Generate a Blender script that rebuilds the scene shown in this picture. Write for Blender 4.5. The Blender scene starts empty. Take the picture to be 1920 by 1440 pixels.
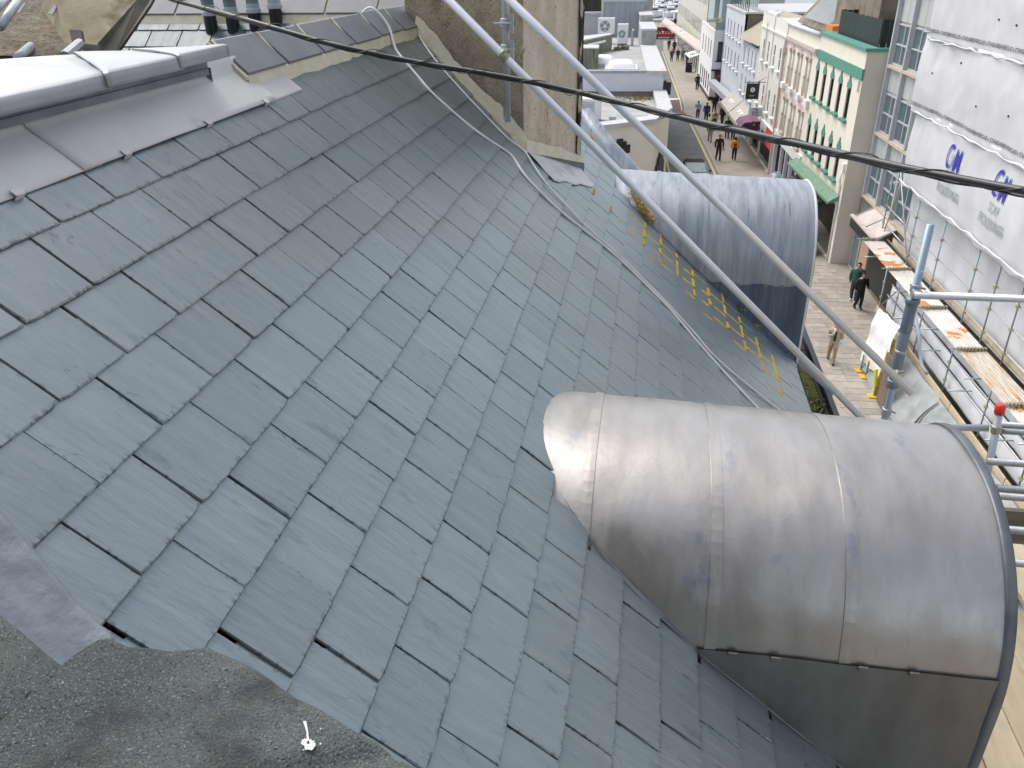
import bpy, bmesh, math, random
from mathutils import Vector as V, Matrix, noise
random.seed(7)
SC = bpy.context.scene
COL = SC.collection
R = math.radians

# ---------------------------------------------------------------- camera
HC = 13.5                                  # camera height above the street
FPX = 1505.2                               # focal length for a 1920 px wide picture
PITCH, ROLL, YAW = 0.48741, 0.015957, 0.16888
PHI, STY, SD = 0.717514, 0.044449, 1.49    # roof pitch, street bearing, camera to roof distance
def cam_rows():
    f = V((-math.sin(YAW), math.cos(YAW), 0)); r = V((math.cos(YAW), math.sin(YAW), 0)); u = V((0, 0, 1))
    fw = f * math.cos(PITCH) - u * math.sin(PITCH); dn = -(f * math.sin(PITCH) + u * math.cos(PITCH))
    r2 = r * math.cos(ROLL) + dn * math.sin(ROLL); d2 = -r * math.sin(ROLL) + dn * math.cos(ROLL)
    return r2, d2, fw
CR, CD, CF = cam_rows()
CAM = V((0, 0, HC))
cd = bpy.data.cameras.new('camera'); cam = bpy.data.objects.new('camera', cd); COL.objects.link(cam)
cam.matrix_world = Matrix(((CR.x, -CD.x, -CF.x, 0), (CR.y, -CD.y, -CF.y, 0), (CR.z, -CD.z, -CF.z, HC), (0, 0, 0, 1)))
cd.sensor_width = 36; cd.lens = FPX / 1920 * 36; cd.clip_start = .05; cd.clip_end = 3000
cd.dof.use_dof = True; cd.dof.focus_distance = 3.6; cd.dof.aperture_fstop = 15
SC.camera = cam

# ---------------------------------------------------------------- daylight (overcast)
SUN_EL, SUN_AZ = 55, 308
w = bpy.data.worlds.new('World'); SC.world = w; w.use_nodes = True
nt = w.node_tree; nt.nodes.clear()
sky = nt.nodes.new('ShaderNodeTexSky'); sky.sky_type = 'NISHITA'; sky.sun_disc = False
sky.sun_elevation = R(SUN_EL); sky.sun_rotation = R(SUN_AZ); sky.air_density = 1.0; sky.dust_density = 3.0; sky.ozone_density = 1.0
hs = nt.nodes.new('ShaderNodeHueSaturation'); hs.inputs['Saturation'].default_value = .42
bg = nt.nodes.new('ShaderNodeBackground'); bg.inputs['Strength'].default_value = .15
ow = nt.nodes.new('ShaderNodeOutputWorld')
nt.links.new(sky.outputs[0], hs.inputs['Color']); nt.links.new(hs.outputs[0], bg.inputs['Color']); nt.links.new(bg.outputs[0], ow.inputs['Surface'])
sl = bpy.data.lights.new('sun', 'SUN'); sl.energy = .9; sl.angle = R(35); sl.color = (1, .96, .9)
so = bpy.data.objects.new('sun', sl); COL.objects.link(so)
so.rotation_euler = (R(90 - SUN_EL), 0, R(-SUN_AZ + 180)); so.location = (0, 0, 40)
SC.view_settings.view_transform = 'Standard'; SC.view_settings.look = 'None'
SC.view_settings.exposure = 0.75; SC.view_settings.gamma = 1; SC.view_settings.use_curve_mapping = False

# ---------------------------------------------------------------- frames
SN = V((math.cos(STY), math.sin(STY), 0)); SDR = V((-math.sin(STY), math.cos(STY), 0)); UP = V((0, 0, 1))
ES = V((math.cos(PHI), 0, -math.sin(PHI))); EN = V((math.sin(PHI), 0, math.cos(PHI)))
ID = lambda p: V(p)
ST = lambda p: SN * p[0] + SDR * p[1] + UP * p[2]                     # street: across, along, up
RF = lambda p: CAM + ES * p[0] + V((0, p[1], 0)) + EN * (p[2] - SD)   # roof: down slope, along, out
def ray(x, y): return CR * ((x - 960) / FPX) + CD * ((y - 720) / FPX) + CF
def onz(x, y, z): d = ray(x, y); return CAM + d * ((z - HC) / d.z)
def onx(x, y, X): d = ray(x, y); return CAM + d * (X / d.x)
def ony(x, y, Y): d = ray(x, y); return CAM + d * (Y / d.y)
def onpl(x, y, P, N): d = ray(x, y); return CAM + d * ((V(P) - CAM).dot(N) / N.dot(d))
def onroof(x, y, off=0): return onpl(x, y, CAM + EN * (off - SD), EN)
def fr(P): return (P.dot(SN), P.dot(SDR), P.z)
def syr(P): return ((P - CAM).dot(ES), P.y)
def proj(P):
    v = V(P) - CAM; z = v.dot(CF)
    return (960 + FPX * v.dot(CR) / z, 720 + FPX * v.dot(CD) / z, z)

# ---------------------------------------------------------------- mesh collector
WL = {}
class G:
    def __init__(s, T=ID): s.v = []; s.f = []; s.m = []; s.T = T
    def add(s, vs, fs, m=0):
        o = len(s.v); s.v += [s.T(p) for p in vs]
        for f in fs: s.f.append([o + i for i in f]); s.m.append(m)
        return s
    def box(s, x0, x1, y0, y1, z0, z1, m=0):
        p = [(x0, y0, z0), (x1, y0, z0), (x1, y1, z0), (x0, y1, z0), (x0, y0, z1), (x1, y0, z1), (x1, y1, z1), (x0, y1, z1)]
        return s.add(p, [(0, 3, 2, 1), (4, 5, 6, 7), (0, 1, 5, 4), (1, 2, 6, 5), (2, 3, 7, 6), (3, 0, 4, 7)], m)
    def quad(s, a, b, c, d, m=0): return s.add([a, b, c, d], [(0, 1, 2, 3)], m)
    def poly(s, ps, m=0): return s.add(ps, [tuple(range(len(ps)))], m)
    def prism(s, ps, vec, m=0):
        n = len(ps); vec = V(vec); q = [V(p) + vec for p in ps]
        fs = [tuple(range(n))[::-1], tuple(range(n, 2 * n))] + [(i, (i + 1) % n, n + (i + 1) % n, n + i) for i in range(n)]
        return s.add([V(p) for p in ps] + q, fs, m)
    def slab(s, ps, z0, z1, m=0): return s.prism([(p[0], p[1], z0) for p in ps], (0, 0, z1 - z0), m)
    def tube(s, pts, r, n=10, m=0, cap=True):
        pts = [s.T(p) for p in pts]; k = len(pts); rr = r if isinstance(r, (list, tuple)) else [r] * k
        T0 = s.T; s.T = ID
        up = None; rings = []
        for i in range(k):
            t = (pts[min(i + 1, k - 1)] - pts[max(i - 1, 0)]).normalized()
            if up is None:
                up = t.orthogonal().normalized()
            up = (up - t * up.dot(t)).normalized(); b = t.cross(up)
            rings += [pts[i] + (up * math.cos(6.28318 * j / n) + b * math.sin(6.28318 * j / n)) * rr[i] for j in range(n)]
        fs = [(i * n + j, i * n + (j + 1) % n, (i + 1) * n + (j + 1) % n, (i + 1) * n + j) for i in range(k - 1) for j in range(n)]
        if cap: fs += [tuple(range(n))[::-1], tuple(range((k - 1) * n, k * n))]
        s.add(rings, fs, m); s.T = T0; return s
    def grid(s, fn, nu, nv, m=0):
        vs = [fn(i / nu, j / nv) for j in range(nv + 1) for i in range(nu + 1)]
        return s.add(vs, [(j * (nu + 1) + i, j * (nu + 1) + i + 1, (j + 1) * (nu + 1) + i + 1, (j + 1) * (nu + 1) + i) for j in range(nv) for i in range(nu)], m)
    def blob(s, c, rx, ry, rz, nu=10, nv=6, m=0, jit=0, sd=0):
        c = V(c); rnd = random.Random(sd)
        vs = [c + V((0, 0, rz))]
        for j in range(1, nv):
            a = math.pi * j / nv
            for i in range(nu):
                b = 6.28318 * i / nu; k = 1 + rnd.uniform(-jit, jit)
                vs.append(c + V((rx * math.sin(a) * math.cos(b) * k, ry * math.sin(a) * math.sin(b) * k, rz * math.cos(a) * k)))
        vs.append(c - V((0, 0, rz))); e = len(vs) - 1
        fs = [(0, 1 + i, 1 + (i + 1) % nu) for i in range(nu)]
        for j in range(nv - 2):
            fs += [(1 + j * nu + i, 1 + (j + 1) * nu + i, 1 + (j + 1) * nu + (i + 1) % nu, 1 + j * nu + (i + 1) % nu) for i in range(nu)]
        b0 = 1 + (nv - 2) * nu
        fs += [(e, b0 + (i + 1) % nu, b0 + i) for i in range(nu)]
        return s.add(vs, fs, m)
    def make(s, name, mats, par=None, smooth=False, org=None, bevel=0, kind=None, label=None, fix=False):
        if not isinstance(mats, (list, tuple)): mats = [mats]
        o0 = V(org) if org is not None else (WL[par.name] if par else V((0, 0, 0)))
        me = bpy.data.meshes.new(name); me.from_pydata([p - o0 for p in s.v], [], s.f)
        for mm in mats: me.materials.append(mm)
        if len(mats) > 1: me.polygons.foreach_set('material_index', s.m)
        if smooth: me.polygons.foreach_set('use_smooth', [True] * len(s.f))
        if fix:
            bm = bmesh.new(); bm.from_mesh(me); bmesh.ops.recalc_face_normals(bm, faces=bm.faces); bm.to_mesh(me); bm.free()
        me.update()
        return link(name, me, par, o0, bevel, kind, label)
def link(name, me, par, o0, bevel=0, kind=None, label=None):
    o = bpy.data.objects.new(name, me); COL.objects.link(o)
    if par: o.parent = par; o.location = V(o0) - WL[par.name]
    else: o.location = o0
    WL[o.name] = V(o0)
    if bevel:
        b = o.modifiers.new('bevel', 'BEVEL'); b.width = bevel; b.segments = 2; b.limit_method = 'ANGLE'
    if kind: o['kind'] = kind
    if label: o['label'] = label
    return o
def thing(name, label, cat, loc, group=None):
    o = bpy.data.objects.new(name, None); COL.objects.link(o); o.location = loc; o.empty_display_size = .2
    WL[o.name] = V(loc); return tag(o, label, cat, group)
def tag(o, label, cat, group=None, kind=None):
    o['label'] = label; o['category'] = cat
    if group: o['group'] = group
    if kind: o['kind'] = kind
    return o
def struct(g, name, m, kind='structure', **k): return g.make(name, m, kind=kind, **k)
def dup(o, delta, par=None):
    c = o.copy(); COL.objects.link(c); d = V(delta)
    if par: c.parent = par; c.location = WL[o.name] + d - WL[par.name]
    else: c.location = WL[o.name] + d
    WL[c.name] = WL[o.name] + d
    for ch in list(o.children): dup(ch, d, c)
    return c

# ---------------------------------------------------------------- materials
def mat(name, c1, c2=None, rough=.6, metal=0, scale=4, stretch=(1, 1, 1), bump=0, bscale=60, bstretch=(1, 1, 1), rand=0, spec=.5,
        spots=(), detail=6, lo=.35, hi=.65, coat=0, alpha=1, rvar=0, emit=None):
    m = bpy.data.materials.new(name); m.use_nodes = True; t = m.node_tree; N = t.nodes; L = t.links
    p = N['Principled BSDF']; p.inputs['Roughness'].default_value = rough; p.inputs['Metallic'].default_value = metal
    p.inputs['Specular IOR Level'].default_value = spec
    if coat: p.inputs['Coat Weight'].default_value = coat
    if alpha < 1: p.inputs['Alpha'].default_value = alpha
    if emit: p.inputs['Emission Color'].default_value = (*emit[0], 1); p.inputs['Emission Strength'].default_value = emit[1]
    tc = N.new('ShaderNodeTexCoord'); oi = N.new('ShaderNodeObjectInfo')
    off = N.new('ShaderNodeVectorMath'); off.operation = 'MULTIPLY_ADD'
    L.new(oi.outputs['Random'], off.inputs[0]); off.inputs[1].default_value = (37, 53, 71) if rand else (0, 0, 0)
    L.new(tc.outputs['Object'], off.inputs[2])
    def nz(sc, stv, det=detail, ro=.6):
        mp = N.new('ShaderNodeMapping'); mp.inputs['Scale'].default_value = stv; L.new(off.outputs[0], mp.inputs['Vector'])
        n = N.new('ShaderNodeTexNoise'); n.inputs['Scale'].default_value = sc; n.inputs['Detail'].default_value = det; n.inputs['Roughness'].default_value = ro
        L.new(mp.outputs[0], n.inputs['Vector']); return n.outputs['Fac']
    def ramp(src, a, b, ca=(0, 0, 0), cb=(1, 1, 1)):
        r = N.new('ShaderNodeValToRGB'); e = r.color_ramp.elements
        e[0].position = a; e[0].color = (*ca, 1); e[1].position = min(1, b); e[1].color = (*cb, 1); L.new(src, r.inputs[0]); return r.outputs[0]
    col = ramp(nz(scale, stretch), lo, hi, c1, c2 or c1)
    for (sc_, s_sc, th, sf, *sst) in spots:
        mx = N.new('ShaderNodeMix'); mx.data_type = 'RGBA'
        L.new(ramp(nz(s_sc, sst[0] if sst else (1, 1, 1), 5, .65), th, th + sf), mx.inputs['Factor']); L.new(col, mx.inputs['A']); mx.inputs['B'].default_value = (*sc_, 1)
        col = mx.outputs['Result']
    if rand:
        h = N.new('ShaderNodeHueSaturation'); mr = N.new('ShaderNodeMapRange'); L.new(oi.outputs['Random'], mr.inputs[0])
        mr.inputs['To Min'].default_value = 1 - rand; mr.inputs['To Max'].default_value = 1 + rand
        L.new(mr.outputs[0], h.inputs['Value']); L.new(col, h.inputs['Color']); col = h.outputs[0]
    L.new(col, p.inputs['Base Color'])
    if rvar:
        r_ = N.new('ShaderNodeMapRange'); L.new(nz(scale * 1.7, stretch), r_.inputs[0]); r_.inputs['From Min'].default_value = .3; r_.inputs['From Max'].default_value = .7
        r_.inputs['To Min'].default_value = rough - rvar; r_.inputs['To Max'].default_value = rough + rvar; L.new(r_.outputs[0], p.inputs['Roughness'])
    if bump:
        b = N.new('ShaderNodeBump'); b.inputs['Strength'].default_value = min(1, bump); b.inputs['Distance'].default_value = .01 * max(1, bump)
        L.new(nz(bscale, bstretch, 5), b.inputs['Height']); L.new(b.outputs[0], p.inputs['Normal'])
    return m
m_slate = mat('slate', (.24, .284, .298), (.302, .342, .355), .38, .72, lo=.25, hi=.75, scale=3, stretch=(1.2, 9, 1), bump=.35, bscale=9, bstretch=(1, 5, 1), rand=.06, rvar=.05,
              spots=[((.32, .36, .37), 14, .66, .1, (.6, 3, 1)), ((.185, .23, .25), 7, .6, .14, (1, 2.5, 1)), ((.6, .6, .58), 30, .765, .02)])
def add_chips(m):                    # dark ragged hairline chips along a slate's dressed tail and sides
    t = m.node_tree; N = t.nodes; L = t.links; p = N['Principled BSDF']; src = p.inputs['Base Color'].links[0].from_socket
    tc = N.new('ShaderNodeTexCoord'); sx = N.new('ShaderNodeSeparateXYZ'); L.new(tc.outputs['Object'], sx.inputs[0])
    oi = N.new('ShaderNodeObjectInfo'); of = N.new('ShaderNodeVectorMath'); of.operation = 'MULTIPLY_ADD'; L.new(oi.outputs['Random'], of.inputs[0]); of.inputs[1].default_value = (9, 13, 17); L.new(tc.outputs['Object'], of.inputs[2])
    def mr(s, a, b):
        q = N.new('ShaderNodeMapRange'); q.clamp = True; L.new(s, q.inputs[0]); q.inputs['From Min'].default_value = a; q.inputs['From Max'].default_value = b; return q.outputs[0]
    def ns(sc, st):
        mp = N.new('ShaderNodeMapping'); mp.inputs['Scale'].default_value = st; mp.inputs['Rotation'].default_value = (0, 0, .35); L.new(of.outputs[0], mp.inputs['Vector'])
        n = N.new('ShaderNodeTexNoise'); n.inputs['Scale'].default_value = sc; n.inputs['Detail'].default_value = 4; L.new(mp.outputs[0], n.inputs['Vector']); return n.outputs['Fac']
    def mth(o_, a, b):
        q = N.new('ShaderNodeMath'); q.operation = o_
        for i, x in enumerate((a, b)):
            if isinstance(x, float): q.inputs[i].default_value = x
            else: L.new(x, q.inputs[i])
        return q.outputs[0]
    tailm = mth('MULTIPLY', mr(sx.outputs['X'], -.017, -.001), mr(ns(55, (.5, 1.6, 1)), .53, .6))
    ab = N.new('ShaderNodeMath'); ab.operation = 'ABSOLUTE'; L.new(sx.outputs['Y'], ab.inputs[0])
    sidem = mth('MULTIPLY', mr(ab.outputs[0], .112, .124), mr(ns(45, (1.2, .6, 1)), .55, .62))
    vein = mth('MULTIPLY', mr(mth('ABSOLUTE', mth('SUBTRACT', ns(3.2, (.7, 2.2, 1)), .5), 0.0), .0055, .001), mr(ns(4, (1, 1, 1)), .56, .64))
    k = mth('MINIMUM', mth('ADD', mth('ADD', tailm, sidem), mth('MULTIPLY', vein, .55)), 1.0)
    mx = N.new('ShaderNodeMix'); mx.data_type = 'RGBA'; L.new(mth('MULTIPLY', k, .6), mx.inputs['Factor']); L.new(src, mx.inputs['A']); mx.inputs['B'].default_value = (.03, .034, .038, 1)
    L.new(mx.outputs['Result'], p.inputs['Base Color'])
m_slate2 = m_slate.copy(); add_chips(m_slate)
m_slateb = mat('old_blue_slate', (.07, .1, .115), (.15, .19, .205), .4, .1, scale=3, stretch=(1.2, 9, 1), rand=.3, bump=.3, bscale=9)
m_deck = mat('roof_underlay', (.02, .022, .025), rough=.9)
m_leadb = mat('lead_brown', (.44, .415, .385), (.545, .52, .495), .42, .95, scale=2.2, stretch=(3, 1, 1), bump=.4, bscale=3.5, rvar=.08,
              spots=[((.33, .35, .39), 3, .6, .12, (2, 1, 1)), ((.47, .41, .37), 2, .6, .15), ((.75, .75, .75), 26, .755, .02)])
m_leadw = mat('lead_blue', (.27, .3, .345), (.44, .465, .5), .48, .5, scale=2.4, stretch=(7, 1.2, .5), bump=.35, bscale=4, rvar=.1,
              spots=[((.56, .58, .62), 5, .62, .14, (8, .8, .25)), ((.14, .17, .23), 4, .6, .1, (6, .7, .3)), ((.8, .8, .82), 30, .72, .03)])
m_leadb2 = mat('lead_brown_shade_and_clips', (.21, .2, .188), (.29, .28, .266), .42, .7, scale=2.2, stretch=(3, 1, 1), bump=.35, bscale=3.5, spots=[((.6, .6, .6), 26, .765, .02)])  # darkened lead_brown: shade put into the near cheek's colour; also used for clips
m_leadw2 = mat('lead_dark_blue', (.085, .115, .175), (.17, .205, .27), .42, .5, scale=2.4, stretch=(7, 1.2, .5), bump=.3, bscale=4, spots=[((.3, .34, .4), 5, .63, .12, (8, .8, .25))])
m_leadl = mat('lead_light', (.56, .552, .538), (.65, .643, .63), .45, .12, scale=2, bump=.25, bscale=5, rvar=.06, spots=[((.37, .37, .38), 3, .6, .15)])
m_leadc = mat('lead_cap', (.29, .3, .315), (.37, .38, .395), .42, .5, scale=2, bump=.2, bscale=5, rvar=.05)
m_leadd = mat('lead_dark', (.12, .13, .145), (.2, .215, .235), .45, .5, scale=5, bump=.2, bscale=12)
m_ridge = mat('ridge_clay', (.14, .152, .17), (.185, .198, .213), .5, scale=4, bump=.2, bscale=40, rand=.1)
m_mortar = mat('cream_mortar', (.6, .55, .39), (.7, .66, .51), .85, scale=9, bump=.6, bscale=45, spots=[((.36, .31, .17), 8, .62, .1)])
m_render = mat('pebbledash', (.26, .21, .135), (.44, .37, .265), .9, scale=6, bump=1, bscale=95, detail=10,
               spots=[((.66, .58, .45), 120, .57, .07), ((.08, .06, .04), 95, .57, .07), ((.17, .145, .09), 2.2, .57, .12), ((.55, .32, .04), 8, .67, .03)])
m_rend2 = mat('pebbledash_pale', (.58, .48, .35), (.76, .67, .53), .9, scale=6, bump=1, bscale=95, detail=10, stretch=(1, 1, .4),
              spots=[((.8, .72, .6), 120, .58, .07), ((.14, .105, .075), 95, .6, .06), ((.42, .27, .17), 2.5, .56, .2, (1, 1, .5)), ((.2, .16, .1), 20, .63, .06, (1, 1, .3)), ((.6, .36, .03), 8, .655, .025)])
m_crack = mat('cracked_quoin', (.42, .37, .27), (.52, .46, .35), .9, scale=12, bump=1, bscale=60, spots=[((.03, .022, .015), 9, .49, .03, (1, 1, .35)), ((.55, .35, .05), 12, .68, .03)])
m_felt = mat('mineral_felt', (.095, .115, .11), (.165, .192, .184), .88, scale=2.5, bump=1, bscale=260, detail=10,
             spots=[((.42, .46, .45), 330, .585, .05), ((.02, .024, .024), 270, .57, .05), ((.05, .055, .055), 3, .56, .12), ((.17, .15, .11), 5, .66, .1)])
m_galv = mat('galvanised', (.4, .43, .46), (.5, .53, .56), .38, .3, scale=8, bump=.1, bscale=60, rvar=.08, spots=[((.34, .37, .4), 14, .63, .08)])
m_alu = mat('pale_tube', (.84, .85, .87), (.9, .91, .92), .4, .45, scale=6, rvar=.06, bump=.06, bscale=60, spots=[((.4, .42, .44), 16, .68, .06)])
m_gblue = mat('weathered_tube', (.25, .36, .45), (.44, .53, .59), .45, .5, scale=10, stretch=(1, 1, .25), spots=[((.6, .64, .66), 20, .62, .08)])
m_steel = mat('dark_tube', (.17, .19, .19), (.3, .32, .32), .5, .5, scale=8, spots=[((.25, .15, .08), 9, .62, .1)])
m_coup = mat('coupler', (.36, .33, .2), (.52, .5, .38), .5, .6, scale=20, spots=[((.12, .09, .05), 25, .58, .1)])
m_rubber = mat('black_cable', (.012, .012, .014), (.03, .03, .032), .38, scale=10, spec=.6)
m_wire = mat('grey_wire', (.72, .69, .68), (.82, .8, .8), .5, 0, scale=10)
m_pvc = mat('black_pvc', (.018, .02, .023), (.03, .032, .036), .42, scale=6)
m_pipe = mat('grey_pvc', (.4, .46, .5), (.5, .55, .6), .5, scale=6)
m_pipe2 = mat('grey_pvc_dark', (.17, .2, .225), (.23, .26, .28), .5, scale=6)
m_sleeve = mat('grey_sleeve', (.14, .19, .24), (.26, .32, .37), .32, .1, scale=9, stretch=(1, 1, .3), spots=[((.5, .54, .57), 12, .62, .1, (1, 1, .3))])
m_lich = mat('yellow_lichen', (.55, .36, .01), (.72, .5, .03), .95, scale=30, bump=.5, bscale=120)
m_moss = mat('dry_moss', (.3, .19, .05), (.5, .36, .13), .95, scale=25, rand=.1)
m_strw = mat('straw', (.5, .42, .28), (.62, .55, .4), .9, scale=20)
m_grn = mat('green_weed', (.09, .14, .02), (.24, .26, .05), .8, scale=18)
m_debris = mat('gutter_debris', (.035, .025, .015), (.09, .07, .04), .95, scale=30, bump=1, bscale=80, spots=[((.35, .32, .26), 45, .66, .04)])
m_white = mat('white_paint', (.72, .73, .74), (.8, .8, .8), .6, scale=2)
m_snow = mat('white_gloss', (.8, .8, .8), (.84, .84, .84), .4, scale=2)
m_bluew = mat('bluish_white_wall', (.6, .63, .7), (.67, .7, .76), .7, scale=1.2)
m_cream = mat('cream_wall', (.74, .69, .58), (.8, .75, .65), .75, scale=.7, spots=[((.6, .55, .45), 1.5, .66, .2, (1, 1, .3))])
m_cream2 = mat('pale_cream_wall', (.72, .7, .62), (.79, .77, .7), .75, scale=.7, spots=[((.6, .58, .5), 1.2, .66, .2, (1, 1, .3))])
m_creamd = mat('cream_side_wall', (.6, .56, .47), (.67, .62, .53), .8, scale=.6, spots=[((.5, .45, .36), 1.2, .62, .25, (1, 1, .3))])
m_beigew = mat('beige_stone', (.5, .49, .43), (.6, .59, .52), .75, scale=.8)
m_pink = mat('dusty_pink', (.52, .42, .385), (.6, .5, .46), .75, scale=2)
m_green = mat('sea_green_paint', (.07, .25, .19), (.1, .3, .23), .6, scale=4)
m_gcanopy = mat('pale_green_canopy', (.1, .2, .13), (.16, .27, .18), .7, scale=5)
m_grn2 = mat('black_green_board', (.006, .02, .018), (.012, .032, .028), .6, scale=4, rand=.2)
m_glass = mat('dark_glass', (.025, .03, .035), (.06, .065, .07), .08, scale=.8, spec=.6)
m_glassb = mat('blue_glass', (.05, .09, .11), (.14, .19, .2), .06, scale=.6, spec=.8)
m_curt = mat('net_curtain_glass', (.33, .37, .36), (.45, .48, .46), .25, scale=3, stretch=(1, 8, .3), spec=.6)
m_glasst = mat('green_tinted_glass', (.16, .25, .24), (.24, .33, .32), .06, scale=.5, spec=.8)
m_greyf = mat('grey_metal_frame', (.42, .45, .48), (.5, .53, .55), .5, .1, scale=3)
m_panel = mat('pale_spandrel', (.42, .45, .44), (.48, .5, .49), .45, scale=2)
m_sillt = mat('tan_sill', (.48, .41, .3), (.56, .49, .37), .7, scale=4)
m_conc = mat('weathered_concrete', (.3, .3, .29), (.42, .42, .41), .85, scale=1.5, bump=.3, bscale=30, spots=[((.15, .16, .1), 2, .57, .15, (1.5, 1.5, .35))])
m_concg = mat('mossy_concrete', (.17, .17, .12), (.3, .3, .24), .9, scale=2, stretch=(2, 2, .3), bump=.4, bscale=30, spots=[((.1, .11, .06), 3, .55, .15, (2, 2, .3))])
m_concl = mat('pale_coping', (.48, .48, .49), (.58, .58, .59), .7, scale=2, bump=.2, bscale=30)
m_flat = mat('flat_roof_felt', (.33, .33, .32), (.45, .45, .44), .8, scale=.8, spots=[((.3, .3, .29), .9, .6, .15)])
m_brown = mat('brown_wall', (.14, .12, .09), (.25, .215, .17), .9, scale=.9, bump=.3, bscale=12)
m_black = mat('black_paint', (.012, .012, .014), (.025, .025, .027), .5, scale=3)
m_dark = mat('shop_interior', (.02, .018, .018), (.05, .045, .04), .7, scale=1)
m_asph = mat('asphalt', (.11, .115, .112), (.16, .165, .16), .85, scale=.7, bump=.4, bscale=60, spots=[((.085, .085, .085), .5, .6, .1)])
m_redr = mat('red_surface', (.12, .085, .08), (.16, .115, .11), .85, scale=1)
m_pave = mat('paving', (.3, .26, .22), (.38, .335, .285), .85, scale=.6, spots=[((.25, .21, .18), .8, .58, .15)])
m_slabs = mat('paving_slab', (.31, .27, .23), (.4, .355, .31), .85, scale=2.5, rand=.14, bump=.2, bscale=30)
m_kerb = mat('kerb_stone', (.3, .29, .27), (.4, .38, .36), .8, scale=3)
m_yell = mat('yellow_line', (.6, .47, .2), (.68, .55, .27), .8, scale=6)
m_whl = mat('white_line', (.6, .6, .58), (.7, .7, .68), .8, scale=6)
m_water = mat('harbour_water', (.16, .19, .2), (.25, .28, .29), .2, scale=.3, bump=.5, bscale=1)
m_sheet = mat('white_sheeting', (.56, .575, .6), (.64, .65, .675), .45, scale=.8, bump=.25, bscale=3, spots=[((.5, .51, .535), 1, .6, .2, (1, 1, .4))])
m_sheetg = mat('grey_sheeting', (.5, .52, .54), (.66, .67, .69), .6, scale=.8, spots=[((.42, .43, .44), 1.4, .58, .2)])
m_print = mat('grey_print', (.33, .37, .38), rough=.6); m_printb = mat('blue_print', (.035, .03, .4), rough=.6); m_printk = mat('black_print', (.1, .1, .11), rough=.6)
m_tin = mat('corrugated_tin', (.5, .47, .43), (.66, .64, .61), .5, .2, scale=1.2, stretch=(1, 1, 1), rand=.05, spots=[((.52, .2, .03), .8, .535, .02), ((.48, .33, .17), 3, .6, .12, (4, .5, 1)), ((.33, .12, .04), 4, .7, .05)])
m_tinr = mat('rusty_tin', (.44, .37, .29), (.58, .54, .49), .6, .2, scale=3, stretch=(5, .6, 1), spots=[((.45, .26, .1), 1.8, .52, .12, (5, .5, 1)), ((.3, .12, .04), 1.5, .62, .06, (2.5, .5, 1))])
m_timb = mat('pale_timber', (.46, .37, .24), (.58, .49, .34), .8, scale=2, stretch=(4, .6, 4), rand=.12, bump=.3, bscale=25, bstretch=(4, .3, 4), spots=[((.34, .33, .31), 2, .55, .2)])
m_net = mat('debris_net', (.24, .25, .25), (.36, .37, .37), .8, scale=2, bump=.4, bscale=60)
m_yplas = mat('yellow_plastic', (.75, .42, .01), (.82, .5, .02), .5, scale=4)
m_ybri = mat('bright_yellow', (.7, .68, .05), rough=.5); m_red = mat('red_plastic', (.62, .04, .02), (.7, .05, .025), .45)
m_ply = mat('brown_ply', (.13, .095, .065), (.2, .15, .11), .8, scale=2, stretch=(4, 4, .5))
m_tarp = mat('canopy_top', (.47, .4, .36), (.58, .52, .49), .7, scale=2, spots=[((.38, .31, .27), 1.8, .58, .2)])
m_old = mat('old_mossy_roof', (.09, .075, .045), (.22, .19, .13), .95, scale=10, bump=1, bscale=25, spots=[((.5, .2, .02), 9, .66, .04), ((.03, .02, .012), 38, .55, .05), ((.16, .05, .03), 14, .62, .06), ((.5, .48, .42), 52, .63, .04)])
m_leado = mat('dirty_lead', (.085, .078, .062), (.15, .138, .112), .6, .2, scale=5)
m_brend = mat('stained_render', (.26, .22, .14), (.4, .35, .24), .9, scale=4, bump=.5, bscale=30, spots=[((.14, .12, .06), 3, .55, .15), ((.5, .46, .36), 9, .68, .06)])
# ================================================================ THE SLATE HOUSE
HX = (1.45, 3.0)
house = thing('slate_house', 'house under the grey slate roof with two lead barrel dormers and a rough rendered chimney', 'house', (0, 4, 0))
EAVE = 3.2
VERGE = [(.30, 8.33), (1.05, 7.84), (3.25, 7.6)]            # far verge, down slope / along
def verge_y(s):
    if s < .30: return 8.33 + (.30 - s) * .7
    for (a, b) in zip(VERGE, VERGE[1:]):
        if s <= b[0]: return a[1] + (b[1] - a[1]) * (s - a[0]) / (b[0] - a[0])
    return VERGE[-1][1]
g = G(RF)
ol = [(-1.2, -9), (EAVE, -9)] + [(s, verge_y(s)) for s in (3.2, 2, 1.05, .3, -.5, -1.2)]
g.prism([(s, y, -.09) for s, y in ol], EN * .085)
deck = g.make('roof_deck', m_deck, house, org=RF((0, 4, 0)))
# the back slope and walls
bk = G(); ry = RF((-1.2, 0, 0))
bk.prism([(ry.x, -9, ry.z), (ry.x, 9, ry.z), (ry.x - 3.2, 9, ry.z - 2.6), (ry.x - 3.2, -9, ry.z - 2.6)], (0, 0, -.08))
bk.make('back_slope', m_deck, house)
wl = G(); wl.box(1.2, 1.4, -9, 7.75, 0, 10.0); wl.box(-5, 1.2, -9.2, -9, 0, 11); wl.make('street_wall', m_cream, house)

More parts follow.
